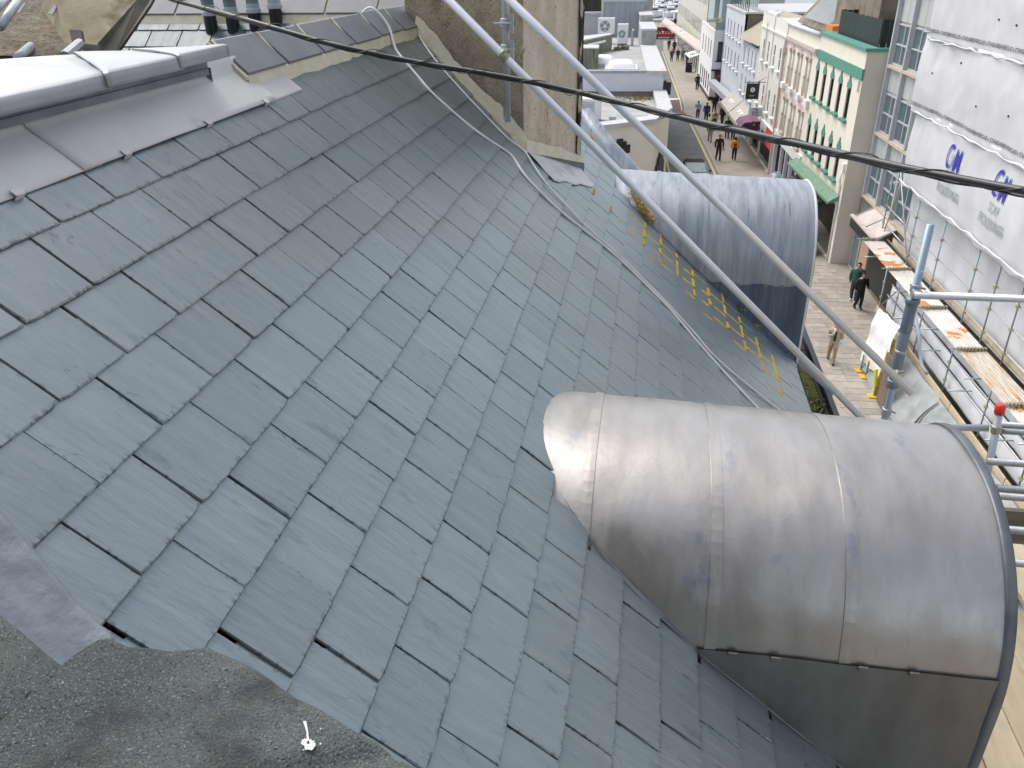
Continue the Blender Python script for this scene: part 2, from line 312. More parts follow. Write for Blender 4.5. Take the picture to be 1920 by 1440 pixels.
# ---- slates: pieces with chipped tails, laid in half bond
GA, WS, TH, LN = .1882, .2503, .0072, .335
def slate_mesh(i):
    rnd = random.Random(100 + i); nt_, ns = 9, 4; hw = WS / 2 - rnd.choice((.001, .0015, .0022, .003))
    cl = rnd.choice([0, 0, 0, 0, .005]); cr = rnd.choice([0, 0, 0, 0, .006])
    def edge(ins, jt):
        e = []
        for k in range(nt_ + 1):
            u = -1 + 2 * k / nt_; x = -ins - abs(rnd.gauss(0, jt)) - rnd.uniform(0, .0006)
            if k == 0: x -= cl
            if k == nt_: x -= cr
            e.append((x, u * (hw - ins * .5)))
        for k in range(1, ns): e.append((-LN * k / ns, hw - ins * .5 - abs(rnd.gauss(0, jt * .5))))
        e += [(-LN, hw - ins * .5), (-LN, -hw + ins * .5)]
        for k in range(ns - 1, 0, -1): e.append((-LN * k / ns, -hw + ins * .5 + abs(rnd.gauss(0, jt * .5))))
        return e
    bot = edge(0, .0009); n = len(bot)
    top = []
    for k, (x, y) in enumerate(bot):
        tail = k <= nt_
        d = rnd.uniform(.0015, .0055) if tail else rnd.uniform(.0006, .0022)
        top.append((x - (d if tail else 0), y - math.copysign(d if not tail or k in (0, nt_) else 0, y)))
    zt = lambda x: .0152 + .0145 * x / LN                       # the tail rides on the course below
    g = G()
    v = [(x, y, zt(x) - .0005) for x, y in bot] + [(x, y, zt(x) + TH * .55 + rnd.uniform(-.0006, .0006)) for x, y in bot] + [(x, y, zt(x) + TH) for x, y in top]
    f = [(k, (k + 1) % n, n + (k + 1) % n, n + k) for k in range(n)] + [(n + k, n + (k + 1) % n, 2 * n + (k + 1) % n, 2 * n + k) for k in range(n)]
    f.append(tuple(range(2 * n, 3 * n)))
    me = bpy.data.meshes.new('slate'); me.from_pydata([V(p) for p in v], [], f); me.materials.append(m_slate); me.update()
    return me
SM = [slate_mesh(i) for i in range(16)]
RK = Matrix((ES, V((0, 1, 0)), EN)).transposed().to_4x4()
TAILS = {-2: -.254, -1: -.127, 2: .258, 3: .385, 4: .508, 8: .995}
def tail(k):
    ks = sorted(TAILS)
    if k <= ks[0]: return (TAILS[ks[0]] + (k - ks[0]) * .127) * SD
    if k >= ks[-1]: return (TAILS[ks[-1]] + (k - ks[-1]) * .1228) * SD
    for a, b in zip(ks, ks[1:]):
        if a <= k <= b: return (TAILS[a] + (TAILS[b] - TAILS[a]) * (k - a) / (b - a)) * SD
DY, DZ, DHW, DR, DE = 2.83, 11.19, .66, .66, 2.3             # dormer arch
def arch(t, grow=0, yc=DY):
    c, s = math.cos(t), math.sin(t); sg = 1 if c >= 0 else -1
    return yc - (DHW + grow) * sg * abs(c) ** (2 / DE), DZ + (DR + grow) * abs(s) ** (2 / DE)
def roofx(z): return (-SD - math.cos(PHI) * (z - HC)) / math.sin(PHI)
D2 = 4.5
def in_dormer(s, y, m=.1):
    P = RF((s, y, 0))
    for yc in (DY, DY + D2):
        u = (y - yc) / DHW
        if abs(u) < 1 - m and (P.z < DZ or ((P.z - DZ) / DR) ** DE + abs(u) ** DE < 1 - 2 * m): return True
    return False
CA = V((-.87, 5.76, 0)); CU = V((-.905, .425, 0)).normalized(); CV = V((.425, .905, 0)).normalized()
def in_chim(P): q = P - CA; return .1 < q.dot(CU) < 2.2 and .08 < q.dot(CV) < .62
cand = []
k = -4
while tail(k) < EAVE + .06:
    s1 = tail(k); j = -32
    while True:
        y = (1.009 + .168 * j + (0 if k % 2 else -.084)) * SD + WS / 2 + random.gauss(0, .0022); j += 1
        if y > 8.6: break
        if y < -3.2 or y > verge_y(s1) + .05: continue
        sc_ = s1 - GA / 2
        if in_dormer(sc_, y) or in_dormer(s1, y, .2) and in_dormer(s1 - GA, y, .2): continue
        P = RF((sc_, y, .01))
        if in_chim(P): continue
        if (P - CAM).dot(CF) < .25: continue
        a = proj(P); pts = [proj(RF((s1 - GA * u, y + WS * (v_ - .5), 0))) for u, v_ in ((0, 0), (1, 0), (1, 1), (0, 1))]
        ar = abs(sum(pts[i][0] * pts[(i + 1) % 4][1] - pts[(i + 1) % 4][0] * pts[i][1] for i in range(4))) / 2
        vis = -80 < a[0] < 2000 and -60 < a[1] < 1500
        pass
        cand.append((ar if vis else ar * .0001, s1, y, random.randrange(16), random.gauss(0, .002), random.uniform(-.001, .0015)))
    k += 1
cand.sort(reverse=True)
rest = G()
for i, (ar, s1, y, mi, ang, dz) in enumerate(cand):
    mw = Matrix.Translation(RF((s1 + random.gauss(0, .0012), y, dz))) @ RK @ Matrix.Rotation(ang, 4, 'Z') @ Matrix.Rotation(random.gauss(0, .004), 4, 'Y')
    if i < 300:
        o = bpy.data.objects.new('slate', SM[mi]); COL.objects.link(o); o.parent = deck
        o.matrix_local = Matrix.Translation(-WL[deck.name]) @ mw; WL[o.name] = mw.translation
    else:
        me = SM[mi]; rest.add([mw @ V((v.co.x, v.co.y * .978, v.co.z)) for v in me.vertices], [tuple(p.vertices) for p in me.polygons])
rest.make('slate_field', m_slate2, deck, kind='stuff')

# ---- yellow lichen along the joints of the far slates
g = G(RF); rnd = random.Random(5)
def lich(s, y, r, h=.024):
    n = 6; a0 = rnd.uniform(0, 6)
    ps = [(s + math.cos(a0 + i) * r * rnd.uniform(.5, 1.3), y + math.sin(a0 + i) * r * rnd.uniform(.5, 1.3), h - .003) for i in [q * 6.283 / n for q in range(n)]]
    g.add(ps + [(s, y, h + r * .35)], [(i, (i + 1) % n, n) for i in range(n)])
def band(s, y):        # how much lichen grows here
    yc = 6.33 - .22 * max(0, s - 1.7) - .55 * max(0, s - 2.35); d = abs(y - yc)
    return max(0, 1 - d / .52) * (1 if 1.15 < s < 2.85 else .22 if .5 < s < 1.3 else 0)
for (ar, s1, y, *_) in cand:
    wgt = band(s1 - .05, y)
    if wgt <= .02: continue
    for e, L_ in (('t', WS), ('s', GA)):
        if rnd.random() > wgt * 2.2 - .08: continue
        u0 = rnd.uniform(-.1, .35); u1 = u0 + rnd.uniform(.4, 1.1)
        for q in range(int(120 * wgt)):
            u = rnd.uniform(max(0, u0), min(1, u1))
            if e == 't': lich(s1 + rnd.gauss(.003, .006), y + (u - .5) * WS, rnd.uniform(.004, .0115), .0235)
            else: lich(s1 - u * GA, y - WS / 2 + rnd.gauss(0, .006), rnd.uniform(.004, .011), .0235 - u * GA * .043)
    for q in range(int(30 * wgt)): (lambda q_: lich(s1 - q_ * GA, y + (rnd.random() - .5) * WS, rnd.uniform(.001, .0035), .0232 - q_ * GA * .043))(rnd.random())
for c in ((.589, 7.76), (.894, 7.6), (1.03, 7.5)):
    for q in range(50): lich(c[0] + rnd.gauss(0, .022), c[1] + rnd.gauss(0, .02), rnd.uniform(.004, .009))
g.make('lichen', m_lich, deck, kind='stuff')

# ---- tufts of dry moss and straw lying against the far dormer
def tuft(name, centre_fn, n, L_, mats, par, sd, droop=.5, wid=.0035):
    g = G(); rnd = random.Random(sd)
    for q in range(n):
        c = centre_fn(rnd); d = V((rnd.gauss(0, 1), rnd.gauss(0, 1), abs(rnd.gauss(.6, .6)))).normalized() * L_ * rnd.uniform(.4, 1.2)
        sd_ = d.cross(V((rnd.gauss(0, 1), rnd.gauss(0, 1), .3))).normalized() * wid * rnd.uniform(.5, 1.4)
        m1 = c + d * .6; e = c + d - V((0, 0, droop * L_ * rnd.random()))
        g.add([c - sd_, c + sd_, m1 + sd_ * .8, m1 - sd_ * .8, e], [(0, 1, 2, 3), (3, 2, 4)], rnd.choices(range(len(mats)), [3, 2, 1.2][:len(mats)])[0])
    return g.make(name, mats, par, kind='stuff')
pa_, pb_ = onroof(1178, 372), onroof(1222, 432)
tuft('dry_moss', lambda r: (lambda t: pa_.lerp(pb_, t) + V((0, r.gauss(0, .025 * (1.3 - abs(t - .45) * 1.6)), .03 + r.random() * .04)) + EN * .02)(min(1, max(0, r.gauss(.5, .24)))), 900, .055, [m_moss, m_strw, m_lich], deck, 3)
for c, n_ in ((onroof(1382, 582), 120), (onroof(1357, 558), 60), (onroof(1470, 662), 60), (onroof(1415, 615), 40)):
    tuft('dry_moss', lambda r, c=c: c + V((r.gauss(0, .03), r.gauss(0, .025), .02)), n_, .035, [m_moss, m_grn], deck, n_)

# ---- lead capping along the ridge
capm = G(); ZC = 13.185
topc = [(-1.70, -1.0), (-1.70, 3.17), (-1.78, 3.13), (-2.41, 2.90), (-5.5, 1.8), (-5.5, -1)]
capm.slab([(-1.735, -1.0), (-1.735, 3.15), (-1.80, 3.11), (-2.41, 2.87), (-5.5, 1.8), (-5.5, -1)], ZC - .075, ZC - .012); capping = capm.make('ridge_capping', m_leadd, house, org=(-1.9, 1.5, ZC))
fy = [-.9, .9, 1.42, 2.40, 2.86, 3.16]; byl = [(-5.5, -.7), (-5.2, .6), (-4.2, 1.35), (-2.43, 2.86), (-2.02, 3.0), (-1.76, 3.12)]
joints = [(1.98 - .02, (-2.55, 2.62)), (2.37, (-2.30, 2.93)), (2.86, (-2.02, 3.03))]
fronts = [-.9, 1.36, 2.40, 2.83, 3.17]
backs = [(-5.5, 1.2), (-2.95, 2.25), (-2.18, 2.98), (-1.98, 3.05), (-1.76, 3.135)]
for i in range(4):
    f0, f1 = fronts[i], fronts[i + 1]; b0, b1 = V((*backs[i], 0)), V((*backs[i + 1], 0)); lift = .007 * (i + 1)
    def capfn(u, v, f0=f0, f1=f1, b0=b0, b1=b1, lift=lift):
        ye = f0 + (f1 + .035 - f0) * u
        xo = -1.685 + lift * .6
        bp = b0.lerp(b1, u)
        prof = [(1, 0), (.35, 0), (.12, .0), (.03, -.0015), (.008, -.006), (0, -.014), (0, -.037), (.004, -.04)]
        k = v * 7; a = min(6, int(k)); t = k - a; pu = prof[a][0] * (1 - t) + prof[a + 1][0] * t; pz = prof[a][1] * (1 - t) + prof[a + 1][1] * t
        P = V((xo, ye, 0)).lerp(bp, pu); wob = .004 * noise.noise((P.x * 4, P.y * 4, i))
        return (P.x, P.y, ZC + lift + pz + wob - .006 * max(0, pu - .5))
    cg = G(); cg.grid(capfn, 14, 28); o = cg.make('lead_sheet', m_leadc, capping, smooth=True)
    sm = o.modifiers.new('thickness', 'SOLIDIFY'); sm.thickness = .006; sm.offset = -1
# upstand and apron on the slope
ap = G(); ap.quad((-1.73, -.9, ZC - .05), (-1.73, 3.16, ZC - .05), tuple(RF((-1.085, 3.16, .02))), tuple(RF((-1.085, -.9, .02)))); ap.quad((-1.73, 3.16, ZC - .05), (-2.6, 2.9, ZC - .05), (-2.6, 2.9, ZC - .5), (-1.73, 3.16, ZC - .5))
ap.make('upstand', m_leadd, house)
def apron(y0, y1, bow, lift, mt=m_leadl, s0=-1.10):
    def fn(u, v):
        s = s0 + v * (-.872 - s0)
        ye = y0 + (y1 - y0) * u + (bow * v if u > .5 else 0) * 0
        sk = -.03 * (1 - v)
        z = .031 + lift + .003 * noise.noise((s * 9, ye * 5, lift * 99)) + (.03 * max(0, .18 - v) / .18 if s0 < -1.05 else 0)
        return (s, ye + sk, z - .010 * v)
    g = G(RF); g.grid(fn, 24, 10); o = g.make('lead_apron', mt, house, smooth=True)
    sm = o.modifiers.new('thickness', 'SOLIDIFY'); sm.thickness = .004; sm.offset = -1
    return o
apron(-.9, 2.22, 0, 0.0); apron(2.13, 3.47, 0, .005); apron(3.36, 3.78, 0, -.004, s0=-.985)
for (px, py) in ((30, 360), (229, 281), (389, 229), (498, 190)):
    P = onroof(px, py, .03); s, y = syr(P); s = -.872; g = G(RF); g.box(s - .016, s + .006, y - .017, y + .017, .032, .035); g.box(s + .004, s + .007, y - .017, y + .017, .016, .035); g.make('lead_clip', m_leadl, house)
# ---- ridge tiles bedded in cream mortar
ys = [3.40, 3.83, 4.30, 4.80, 5.30, 5.80, 6.33]
for a, b in zip(ys, ys[1:]):
    g = G(RF); j = random.gauss(0, .003)
    y0, y1 = a + .012, b - .012
    pr = [(-1.0, .062), (-1.19, .066), (-1.205, .052), (-1.0, .045)]
    g.prism([(s + j, y0, h) for s, h in pr], (0, y1 - y0, 0))
    A_ = RF((-1.19, y0, .064)); B_ = RF((-1.19, y1, .064))
    g2 = G(); q = V((-.17, 0, -.13)); g.T = ID; g.prism([A_, B_, B_ + q, A_ + q], (0, 0, -.016))
    o = g.make('ridge_tile', m_ridge, house, bevel=.003)
def irr(a, b, n, amp, sd): rnd = random.Random(sd); return [a + (b - a) * i / n for i in range(n + 1)], [rnd.gauss(0, amp) for i in range(n + 1)]
g = G(RF)
yl, jl = irr(3.40, 6.3, 40, .006, 9)
for i in range(40):
    y0, y1 = yl[i], yl[i + 1]
    a0, a1 = -.945 + jl[i] , -.945 + jl[i + 1]
    g.add([(-1.02, y0, .048), (-1.02, y1, .048), (-.995, y1, .046), (-.995, y0, .046), (a1, y1, .012), (a0, y0, .012)], [(0, 1, 2, 3), (3, 2, 4, 5)])
for y in ys: g.prism([(-.99, y - .014, .04), (-.99, y + .014, .04), (-1.195, y + .012, .0685), (-1.195, y - .012, .0685)], EN * -.03 if False else (0, 0, .002))
g.prism([(-.975, 3.385, .01), (-1.0, 3.39, .05), (-1.2, 3.39, .053), (-1.2, 3.385, .0)], (0, .04, 0))
g.make('mortar_bed', m_mortar, house)

# ---- chimney
def CT(p): return CA + CU * p[0] + CV * p[1] + UP * p[2]     # left, back, up
g = G(CT)
def fa(u, v): z = 11.6 + 3.6 * v; return (1.02 * u, .012 * noise.noise((u * 2, v * 5, 1)), z)
def fb(u, v): return (-.008 * noise.noise((u * 2, v * 5, 4)), .80 * u, 11.6 + 3.6 * v)
g.grid(fa, 10, 30, 0); g.grid(fb, 8, 30, 1); g.box(.01, 1.02, .015, .8, 11.6, 15.2, 0)
chim = g.make('chimney', [m_render, m_rend2], house, org=CT((.4, .3, 12)))
g = G(CT)
def strip(u, v): return (.03 + -.05 * (u < .7) - .006 * noise.noise((u * 3, v * 24, 2)), .725 + .095 * u, 12.12 + 3.0 * v)
g.grid(strip, 5, 90); g.box(.0, .06, .73, .815, 12.12, 15.2); g.make('corner_quoin', m_crack, chim)
# cream fillet at the foot: rises along the slope on one face, level on the other
g = G(); N_ = 26; rnd = random.Random(4); up_l = []; dn_l = []
for i in range(N_ + 1):
    t = i / N_; px = 985 + (783 - 985) * t; py = 281 + (56 - 281) * (t ** 1.03)
    P = onpl(px, py, CA, CV); q = P - CA
    wv = .115 + .02 * math.sin(t * 9) + rnd.gauss(0, .006) - .02 * t
    dn_l.append(CT((q.dot(CU), -.05, P.z - .012))); up_l.append(CT((q.dot(CU) - .0, -.004, P.z + wv)))
for i in range(N_): g.quad(dn_l[i], dn_l[i + 1], up_l[i + 1], up_l[i])
pl, ql = [], []
for i in range(9):
    t = i / 8; px = 985 + 103 * t; py = 282 + 23 * t
    P = onpl(px, py, CA, -CU); wv = .085 + rnd.gauss(0, .008) - .02 * t; y_ = (P - CA).dot(CV)
    pl.append(CT((-.05, y_ - .05 * (1 - t), P.z))); ql.append(CT((-.012, y_, P.z + wv)))
for i in range(8): g.quad(pl[i], pl[i + 1], ql[i + 1], ql[i])
g.quad(dn_l[0], pl[0], ql[0], up_l[0])
zb = pl[0].z
for i in range(8): g.quad(pl[i], pl[i + 1], pl[i + 1] + CU * .06, pl[i] + CU * .06)
g.make('mortar_fillet', m_mortar, chim, smooth=False)
# dark soaker flashing below the fillet
g = G()
for i in range(N_):
    a, b = dn_l[i], dn_l[i + 1]
    g.quad(a + CU * 0 - CV * .005, b - CV * .005, b - CV * .005 - UP * .07, a - CV * .005 - UP * .07)
    g.quad(a - CV * .005 - UP * .062, b - CV * .005 - UP * .062, onr(b, .02) if False else b - CV * .035 - UP * .085, a - CV * .035 - UP * .085)
for i in range(8): g.quad(pl[i] + CU * .012, pl[i + 1] + CU * .012, pl[i + 1] + CU * .012 - UP * .075, pl[i] + CU * .012 - UP * .075)
g.make('soaker_flashing', m_leadd, chim)
c0 = [syr(onroof(*q)) for q in ((985, 292), (1083, 322), (1113, 356), (1034, 343))]
def flash(u, v):
    a = V((*c0[0], 0)).lerp(V((*c0[1], 0)), u); b = V((*c0[3], 0)).lerp(V((*c0[2], 0)), u); p = a.lerp(b, v)
    return (p.x + (.012 * math.sin(u * 17) if v > .95 else 0), p.y, .034 - .012 * v + .006 * noise.noise((p.x * 14, p.y * 14, 0)) * v)
g = G(RF); g.grid(flash, 20, 10); o = g.make('front_flashing', m_leadl, chim, smooth=True); o.modifiers.new('t', 'SOLIDIFY').thickness = .004
# far verge: lead roll over the skewed party wall
g = G(RF)
vp = [syr(onroof(*q, .03)) for q in ((1092, 212), (1112, 240), (1140, 276), (1165, 303), (1182, 322), (1215, 356))]
def vlead(u, v):
    k = u * (len(vp) - 1); a = min(len(vp) - 2, int(k)); t = k - a
    s = vp[a][0] * (1 - t) + vp[a + 1][0] * t; y = vp[a][1] * (1 - t) + vp[a + 1][1] * t
    pr = [(-.11, .012), (-.06, .03), (-.03, .075), (0, .1), (.05, .105), (.12, .02), (.14, -.15)]
    k2 = v * 6; b = min(5, int(k2)); t2 = k2 - b; dy = pr[b][0] * (1 - t2) + pr[b + 1][0] * t2; h = pr[b][1] * (1 - t2) + pr[b + 1][1] * t2
    return (s + .6 * dy, y + dy * 1.1, h + .004 * noise.noise((s * 12, dy * 20, 0)))
g.grid(vlead, 24, 18); g.make('verge_lead', m_leadw, house, smooth=True)

# ---- dormers
TILT = .036                                                  # the barrels fall slightly outwards
def tl(x, z): return -TILT * (x + .3) * min(1, max(0, (z - 10.9) / .5))
def dent(x, y, z, dy): return .0065 * noise.noise((x * 3.2, y * 2.6, z * 2.6 + dy)) + .003 * noise.noise((x * 8, y * 7, z * 7))
def dormer(dy, X1, ml, mt, welts, seam, label, wavy=0):
    yc = DY + dy; par_ts = [math.pi * i / 44 for i in range(45)]
    g = G()
    prof = [(DY - DHW, DZ - 1.35)] + [arch(t) for t in par_ts] + [(DY + DHW, DZ - 1.35)]
    g.prism([(X1 - .03, y + dy, z + tl(X1, z) - .004) for y, z in prof], (-.05, 0, 0))     # front diaphragm
    o = g.make('dormer', m_leadd, house, org=(.5, yc, DZ), label=label)
    def x0(y, z): return roofx(z) - .04 - .03 * min(1, max(0, (z - DZ - .15) / .3))
    def full(grow):
        P = [(DY - DHW - grow, DZ - 1.35 + i * .15) for i in range(9)] + [arch(t, grow) for t in par_ts] + [(DY + DHW + grow, DZ - .15 * i) for i in range(1, 10)]
        return P
    xs = [None] + welts + [X1]
    for i in range(len(xs) - 1):
        grow = .0009 * i; P = full(grow); a = xs[i]; b = xs[i + 1] + .02
        n = 16
        vs, fs = [], []
        for (y, z) in P:
            xa = x0(y, z) if a is None else max(a, x0(y, z))
            xb = max(b, xa)
            if i == 0 and z > DZ: xb = max(b - .12 * max(0, (DY + .15 - y)) * 0, xa)
            for k in range(n + 1):
                x = xa + (xb - xa) * k / n
                d = dent(x, y, z, dy); c = V((0, y - DY, z - DZ)).normalized() * d
                vs.append((x, y + dy + c.y, z + c.z + tl(x, z)))
        m_ = len(P)
        fs = [(r * (n + 1) + k, r * (n + 1) + k + 1, (r + 1) * (n + 1) + k + 1, (r + 1) * (n + 1) + k) for r in range(m_ - 1) for k in range(n)]
        g = G(); g.add(vs, fs); g.make('lead_sheet', ml, o, smooth=True)
    for x in welts:                                           # raised welted laps
        P = [q for q in full(.0022) if not seam or q[1] > seam or q[0] > DY]; g = G(); pr = [(-.001, -.002), (.0, .0042), (.02, .0044), (.040, .004), (.041, -.002)]
        vs = []
        for (y, z) in P:
            nrm = V((0, y - DY, z - DZ)) if z > DZ else V((0, y - DY, 0)); nrm.normalize()
            for (dx, h) in pr:
                xx = max(x + dx, x0(y, z) - .01); h2 = h + dent(xx, y, z, dy); vs.append((xx, y + dy + nrm.y * h2, z + nrm.z * h2 + tl(xx, z)))
        g.add(vs, [(r * 5 + k, r * 5 + k + 1, (r + 1) * 5 + k + 1, (r + 1) * 5 + k) for r in range(len(P) - 1) for k in range(4)])
        g.make('lead_welt', ml, o)
    # front roll
    P = full(.004); g = G(); pr = [(-.004, -.003), (-.003, .006), (.004, .009), (.032, .008), (.037, -.004), (.032, -.06)]
    vs = []
    for (y, z) in P:
        nrm = V((0, y - DY, z - DZ)) if z > DZ else V((0, y - DY, 0)); nrm.normalize()
        for (dx, h) in pr: vs.append((X1 + dx * (.45 if wavy else 1), y + dy + nrm.y * h * (.5 if wavy else 1), z + nrm.z * h * (.5 if wavy else 1) + tl(X1, z)))
    g.add(vs, [(r * 6 + k, r * 6 + k + 1, (r + 1) * 6 + k + 1, (r + 1) * 6 + k) for r in range(len(P) - 1) for k in range(5)])
    g.make('front_roll', mt, o, smooth=True)
    # lower cheek sheet, lapped over the upper one
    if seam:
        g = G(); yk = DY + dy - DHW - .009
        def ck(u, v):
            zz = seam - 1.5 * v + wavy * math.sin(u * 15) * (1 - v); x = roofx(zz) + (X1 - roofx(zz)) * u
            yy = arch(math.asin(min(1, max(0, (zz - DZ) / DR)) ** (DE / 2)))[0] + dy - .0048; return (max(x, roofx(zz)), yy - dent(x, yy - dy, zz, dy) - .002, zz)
        g.grid(ck, 22, 14); g.make('cheek_sheet', m_leadw2 if wavy else m_leadb2, o, smooth=True)  # near dormer's sheet is coloured darker to carry the shade on its cheek
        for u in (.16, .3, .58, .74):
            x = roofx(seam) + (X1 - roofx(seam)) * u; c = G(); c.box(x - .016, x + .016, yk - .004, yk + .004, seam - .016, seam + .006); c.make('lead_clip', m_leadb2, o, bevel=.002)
    g = G(); g.tube([V((x0(*arch(math.radians(a))) - .006, arch(math.radians(a))[0] + dy, arch(math.radians(a))[1] + .004)) + EN * .016 for a in range(35, 160, 6)], .009, 8); g.make('apex_lip', m_leadd, o, smooth=True)
    # flashing laid along the foot of the cheek
    g = G()
    for i in range(20):
        z0 = DZ + .56 - i * .085; z1 = z0 - .085
        f = lambda z, e: RF((syr(V((roofx(z), 0, z)))[0], 0, .02 + e))
        a, b = f(z0, 0), f(z1, 0); y0 = DY + dy - DHW - (.0 if z0 < DZ else 0)
        yA = arch(math.asin(min(1, max(0, (z0 - DZ) / DR)) ** (DE / 2)))[0] + dy; yB = arch(math.asin(min(1, max(0, (z1 - DZ) / DR)) ** (DE / 2)))[0] + dy
        k0, k1 = min(1, i / 7), min(1, (i + 1) / 7); g.quad((a.x, yA - .012 * k0, a.z), (b.x, yB - .012 * k1, b.z), (b.x + .012 * k1, yB + .02 * k1, b.z + .016 * k1), (a.x + .012 * k0, yA + .02 * k0, a.z + .016 * k0))
    g.make('foot_flashing', m_leadd, o)
    return o
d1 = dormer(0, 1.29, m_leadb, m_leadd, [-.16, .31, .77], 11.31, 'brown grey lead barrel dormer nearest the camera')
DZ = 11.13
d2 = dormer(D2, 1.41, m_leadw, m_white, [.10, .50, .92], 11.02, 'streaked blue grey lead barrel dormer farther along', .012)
DZ = 11.19
# ---- parapet gutter with rotting leaves and weeds
g = G(); g.box(1.34, 1.70, -9, 7.8, 9.9, 9.93); g.make('gutter_bed', m_leadd, house)
g = G(); g.box(1.69, 1.74, -9, 8.2, 9.72, 10.06); g.box(1.66, 1.69, -9, 8.2, 9.72, 10.0); g.make('gutter_rim', m_pvc, house, bevel=.006)
g = G()
g.grid(lambda u, v: (1.36 + .31 * u, 5.2 + 2.6 * v, 9.97 + .02 * noise.noise((u * 5, v * 30, 0)) + .012 * noise.noise((u * 20, v * 120, 3))), 14, 90); g.make('gutter_leaves', m_debris, house, kind='stuff')
tuft('gutter_debris', lambda r: V((r.uniform(1.4, 1.66), r.uniform(5.75, 6.2), 9.98)), 260, .05, [m_strw, m_debris, m_moss], house, 31, .8, .005)
tuft('gutter_weeds', lambda r: V((r.gauss(1.53, .06), r.gauss(6.45, .1), 9.98)), 650, .10, [m_grn, m_grn, m_strw], house, 33, .6, .006)
tuft('gutter_weeds', lambda r: V((r.gauss(1.47, .04), r.gauss(6.75, .1), 10.03)), 260, .09, [m_strw, m_moss, m_grn], house, 34, .5, .005)
tuft('gutter_weeds', lambda r: V((r.gauss(1.62, .03), r.gauss(7.55, .05), 9.99)), 200, .07, [m_grn, m_strw], house, 35, .5, .005)
g = G(); g.grid(lambda u, v: (1.40 + .26 * u, 6.6 + 1.2 * v, 9.985 + .015 * noise.noise((u * 9, v * 30, 7))), 10, 40); g.make('gutter_moss', mat('wet_moss', (.16, .16, .03), (.28, .26, .08), .9, scale=14, bump=1, bscale=70), house, kind='stuff')

# ---- grey conductor wires running over ridge and slates
def smooth_path(pts, n=6):
    out = []; P = [pts[0]] + list(pts) + [pts[-1]]
    for i in range(1, len(P) - 2):
        for k in range(n):
            t = k / n; a, b, c, d = P[i - 1], P[i], P[i + 1], P[i + 2]
            out.append(.5 * ((2 * b) + (c - a) * t + (2 * a - 5 * b + 4 * c - d) * t * t + (3 * b - a - 3 * c + d) * t ** 3))
    return out + [P[-2]]
w1 = [RF((-1.24, 5.55, -.03)), RF((-1.2, 5.52, .085)), RF((-1.05, 5.50, .08))] + [onroof(x, y, .024) for x, y in ((741, 90), (757, 112), (783, 143), (813, 177), (873, 230), (913, 260), (957, 290), (983, 327), (1013, 360), (1053, 398), (1097, 433), (1155, 480), (1242, 565), (1275, 602), (1320, 655), (1380, 722), (1450, 795))]
g = G(); g.tube(smooth_path(w1), .0088, 8); tag(g.make('roof_wire', m_wire, smooth=True), 'thick grey wire over the ridge tiles and straight down the slates', 'wire', 'wires lying on the slate roof')
w2 = [onroof(x, y, .03) for x, y in ((779, 50), (790, 74), (820, 117), (873, 177), (907, 213), (950, 257), (983, 283), (1003, 313), (1030, 350), (1100, 425), (1160, 478), (1236, 553), (1300, 622), (1340, 668), (1400, 720), (1500, 800))]
g = G(); g.tube(smooth_path(w2), .0062, 8); tag(g.make('roof_wire', m_wire, smooth=True), 'thinner grey wire that starts along the foot of the chimney', 'wire', 'wires lying on the slate roof')

# ---- foreground: felt covered ledge with a lead strip
FZ = 12.62
e = [onz(x, y, FZ) for x, y in ((-70, 1072), (-10, 1122), (70, 1188), (138, 1246), (172, 1216), (212, 1178), (255, 1196), (330, 1203), (400, 1196), (470, 1228), (560, 1288), (700, 1362), (830, 1440), (1000, 1540))]
g = G()
def felt(u, v):
    k = u * (len(e) - 1); a = min(len(e) - 2, int(k)); t = k - a; P = e[a].lerp(e[a + 1], t)
    back = V((-.35, -.95, 0)); Q = P + back * (v ** 1.3) * .75
    h = -.05 * max(0, 1 - v * 14) ** 2 + .012 * noise.noise((Q.x * 5, Q.y * 5, 3)) + .006 * noise.noise((Q.x * 14, Q.y * 14, 5)) + .0015 * noise.noise((Q.x * 60, Q.y * 60, 5))
    h -= .014 * math.exp(-((Q.y - (.52 + .45 * (Q.x + .55))) / .016) ** 2)
    return (Q.x, Q.y, FZ + h)
g.grid(felt, 160, 90)
n0 = len(g.v)
ff = g.make('felt_ledge', m_felt, smooth=True)
tag(ff, 'dark mineral felt ledge spotted with a bird dropping in the foreground corner', 'ledge')
g = G()
pts = [felt(u / 40, 0) for u in range(41)]
for a, b in zip(pts, pts[1:]): g.quad(a, b, (b[0] - .02, b[1] - .05, b[2] - .5), (a[0] - .02, a[1] - .05, a[2] - .5))
g.make('side_face', m_felt, ff)
g = G(); c = onz(578, 1395, FZ + .006); rnd = random.Random(2)
def splat(c, rx, ry, n=16, h=.0): g.poly([(c.x + rx * math.cos(k * 6.283 / n) * rnd.uniform(.55, 1.25), c.y + ry * math.sin(k * 6.283 / n) * rnd.uniform(.55, 1.25), c.z + h) for k in range(n)])
splat(c, .0085, .0075); splat(c + V((.006, -.003, .0004)), .004, .005); splat(c + V((-.006, .004, .0004)), .004, .003)
a, b = c, onz(571, 1352, FZ + .006); sd_ = V((.0016, .0003, 0)); m = a.lerp(b, .55) + V((.0015, 0, 0))
g.poly([a - sd_, a + sd_, m + sd_ * .5, b + sd_ * 1.3, b - sd_ * 1.2, m - sd_ * .6])
for q in range(6): splat(c + V((rnd.gauss(0, .014), rnd.gauss(0, .012), 0)), .0012, .0012, 6)
g.make('bird_dropping', m_white, ff)
g = G()
q0 = [onroof(0, 932, .12), onroof(211, 1180, .12)]; lo = [onroof(-10, 1185, .1), onroof(170, 1295, .1)]
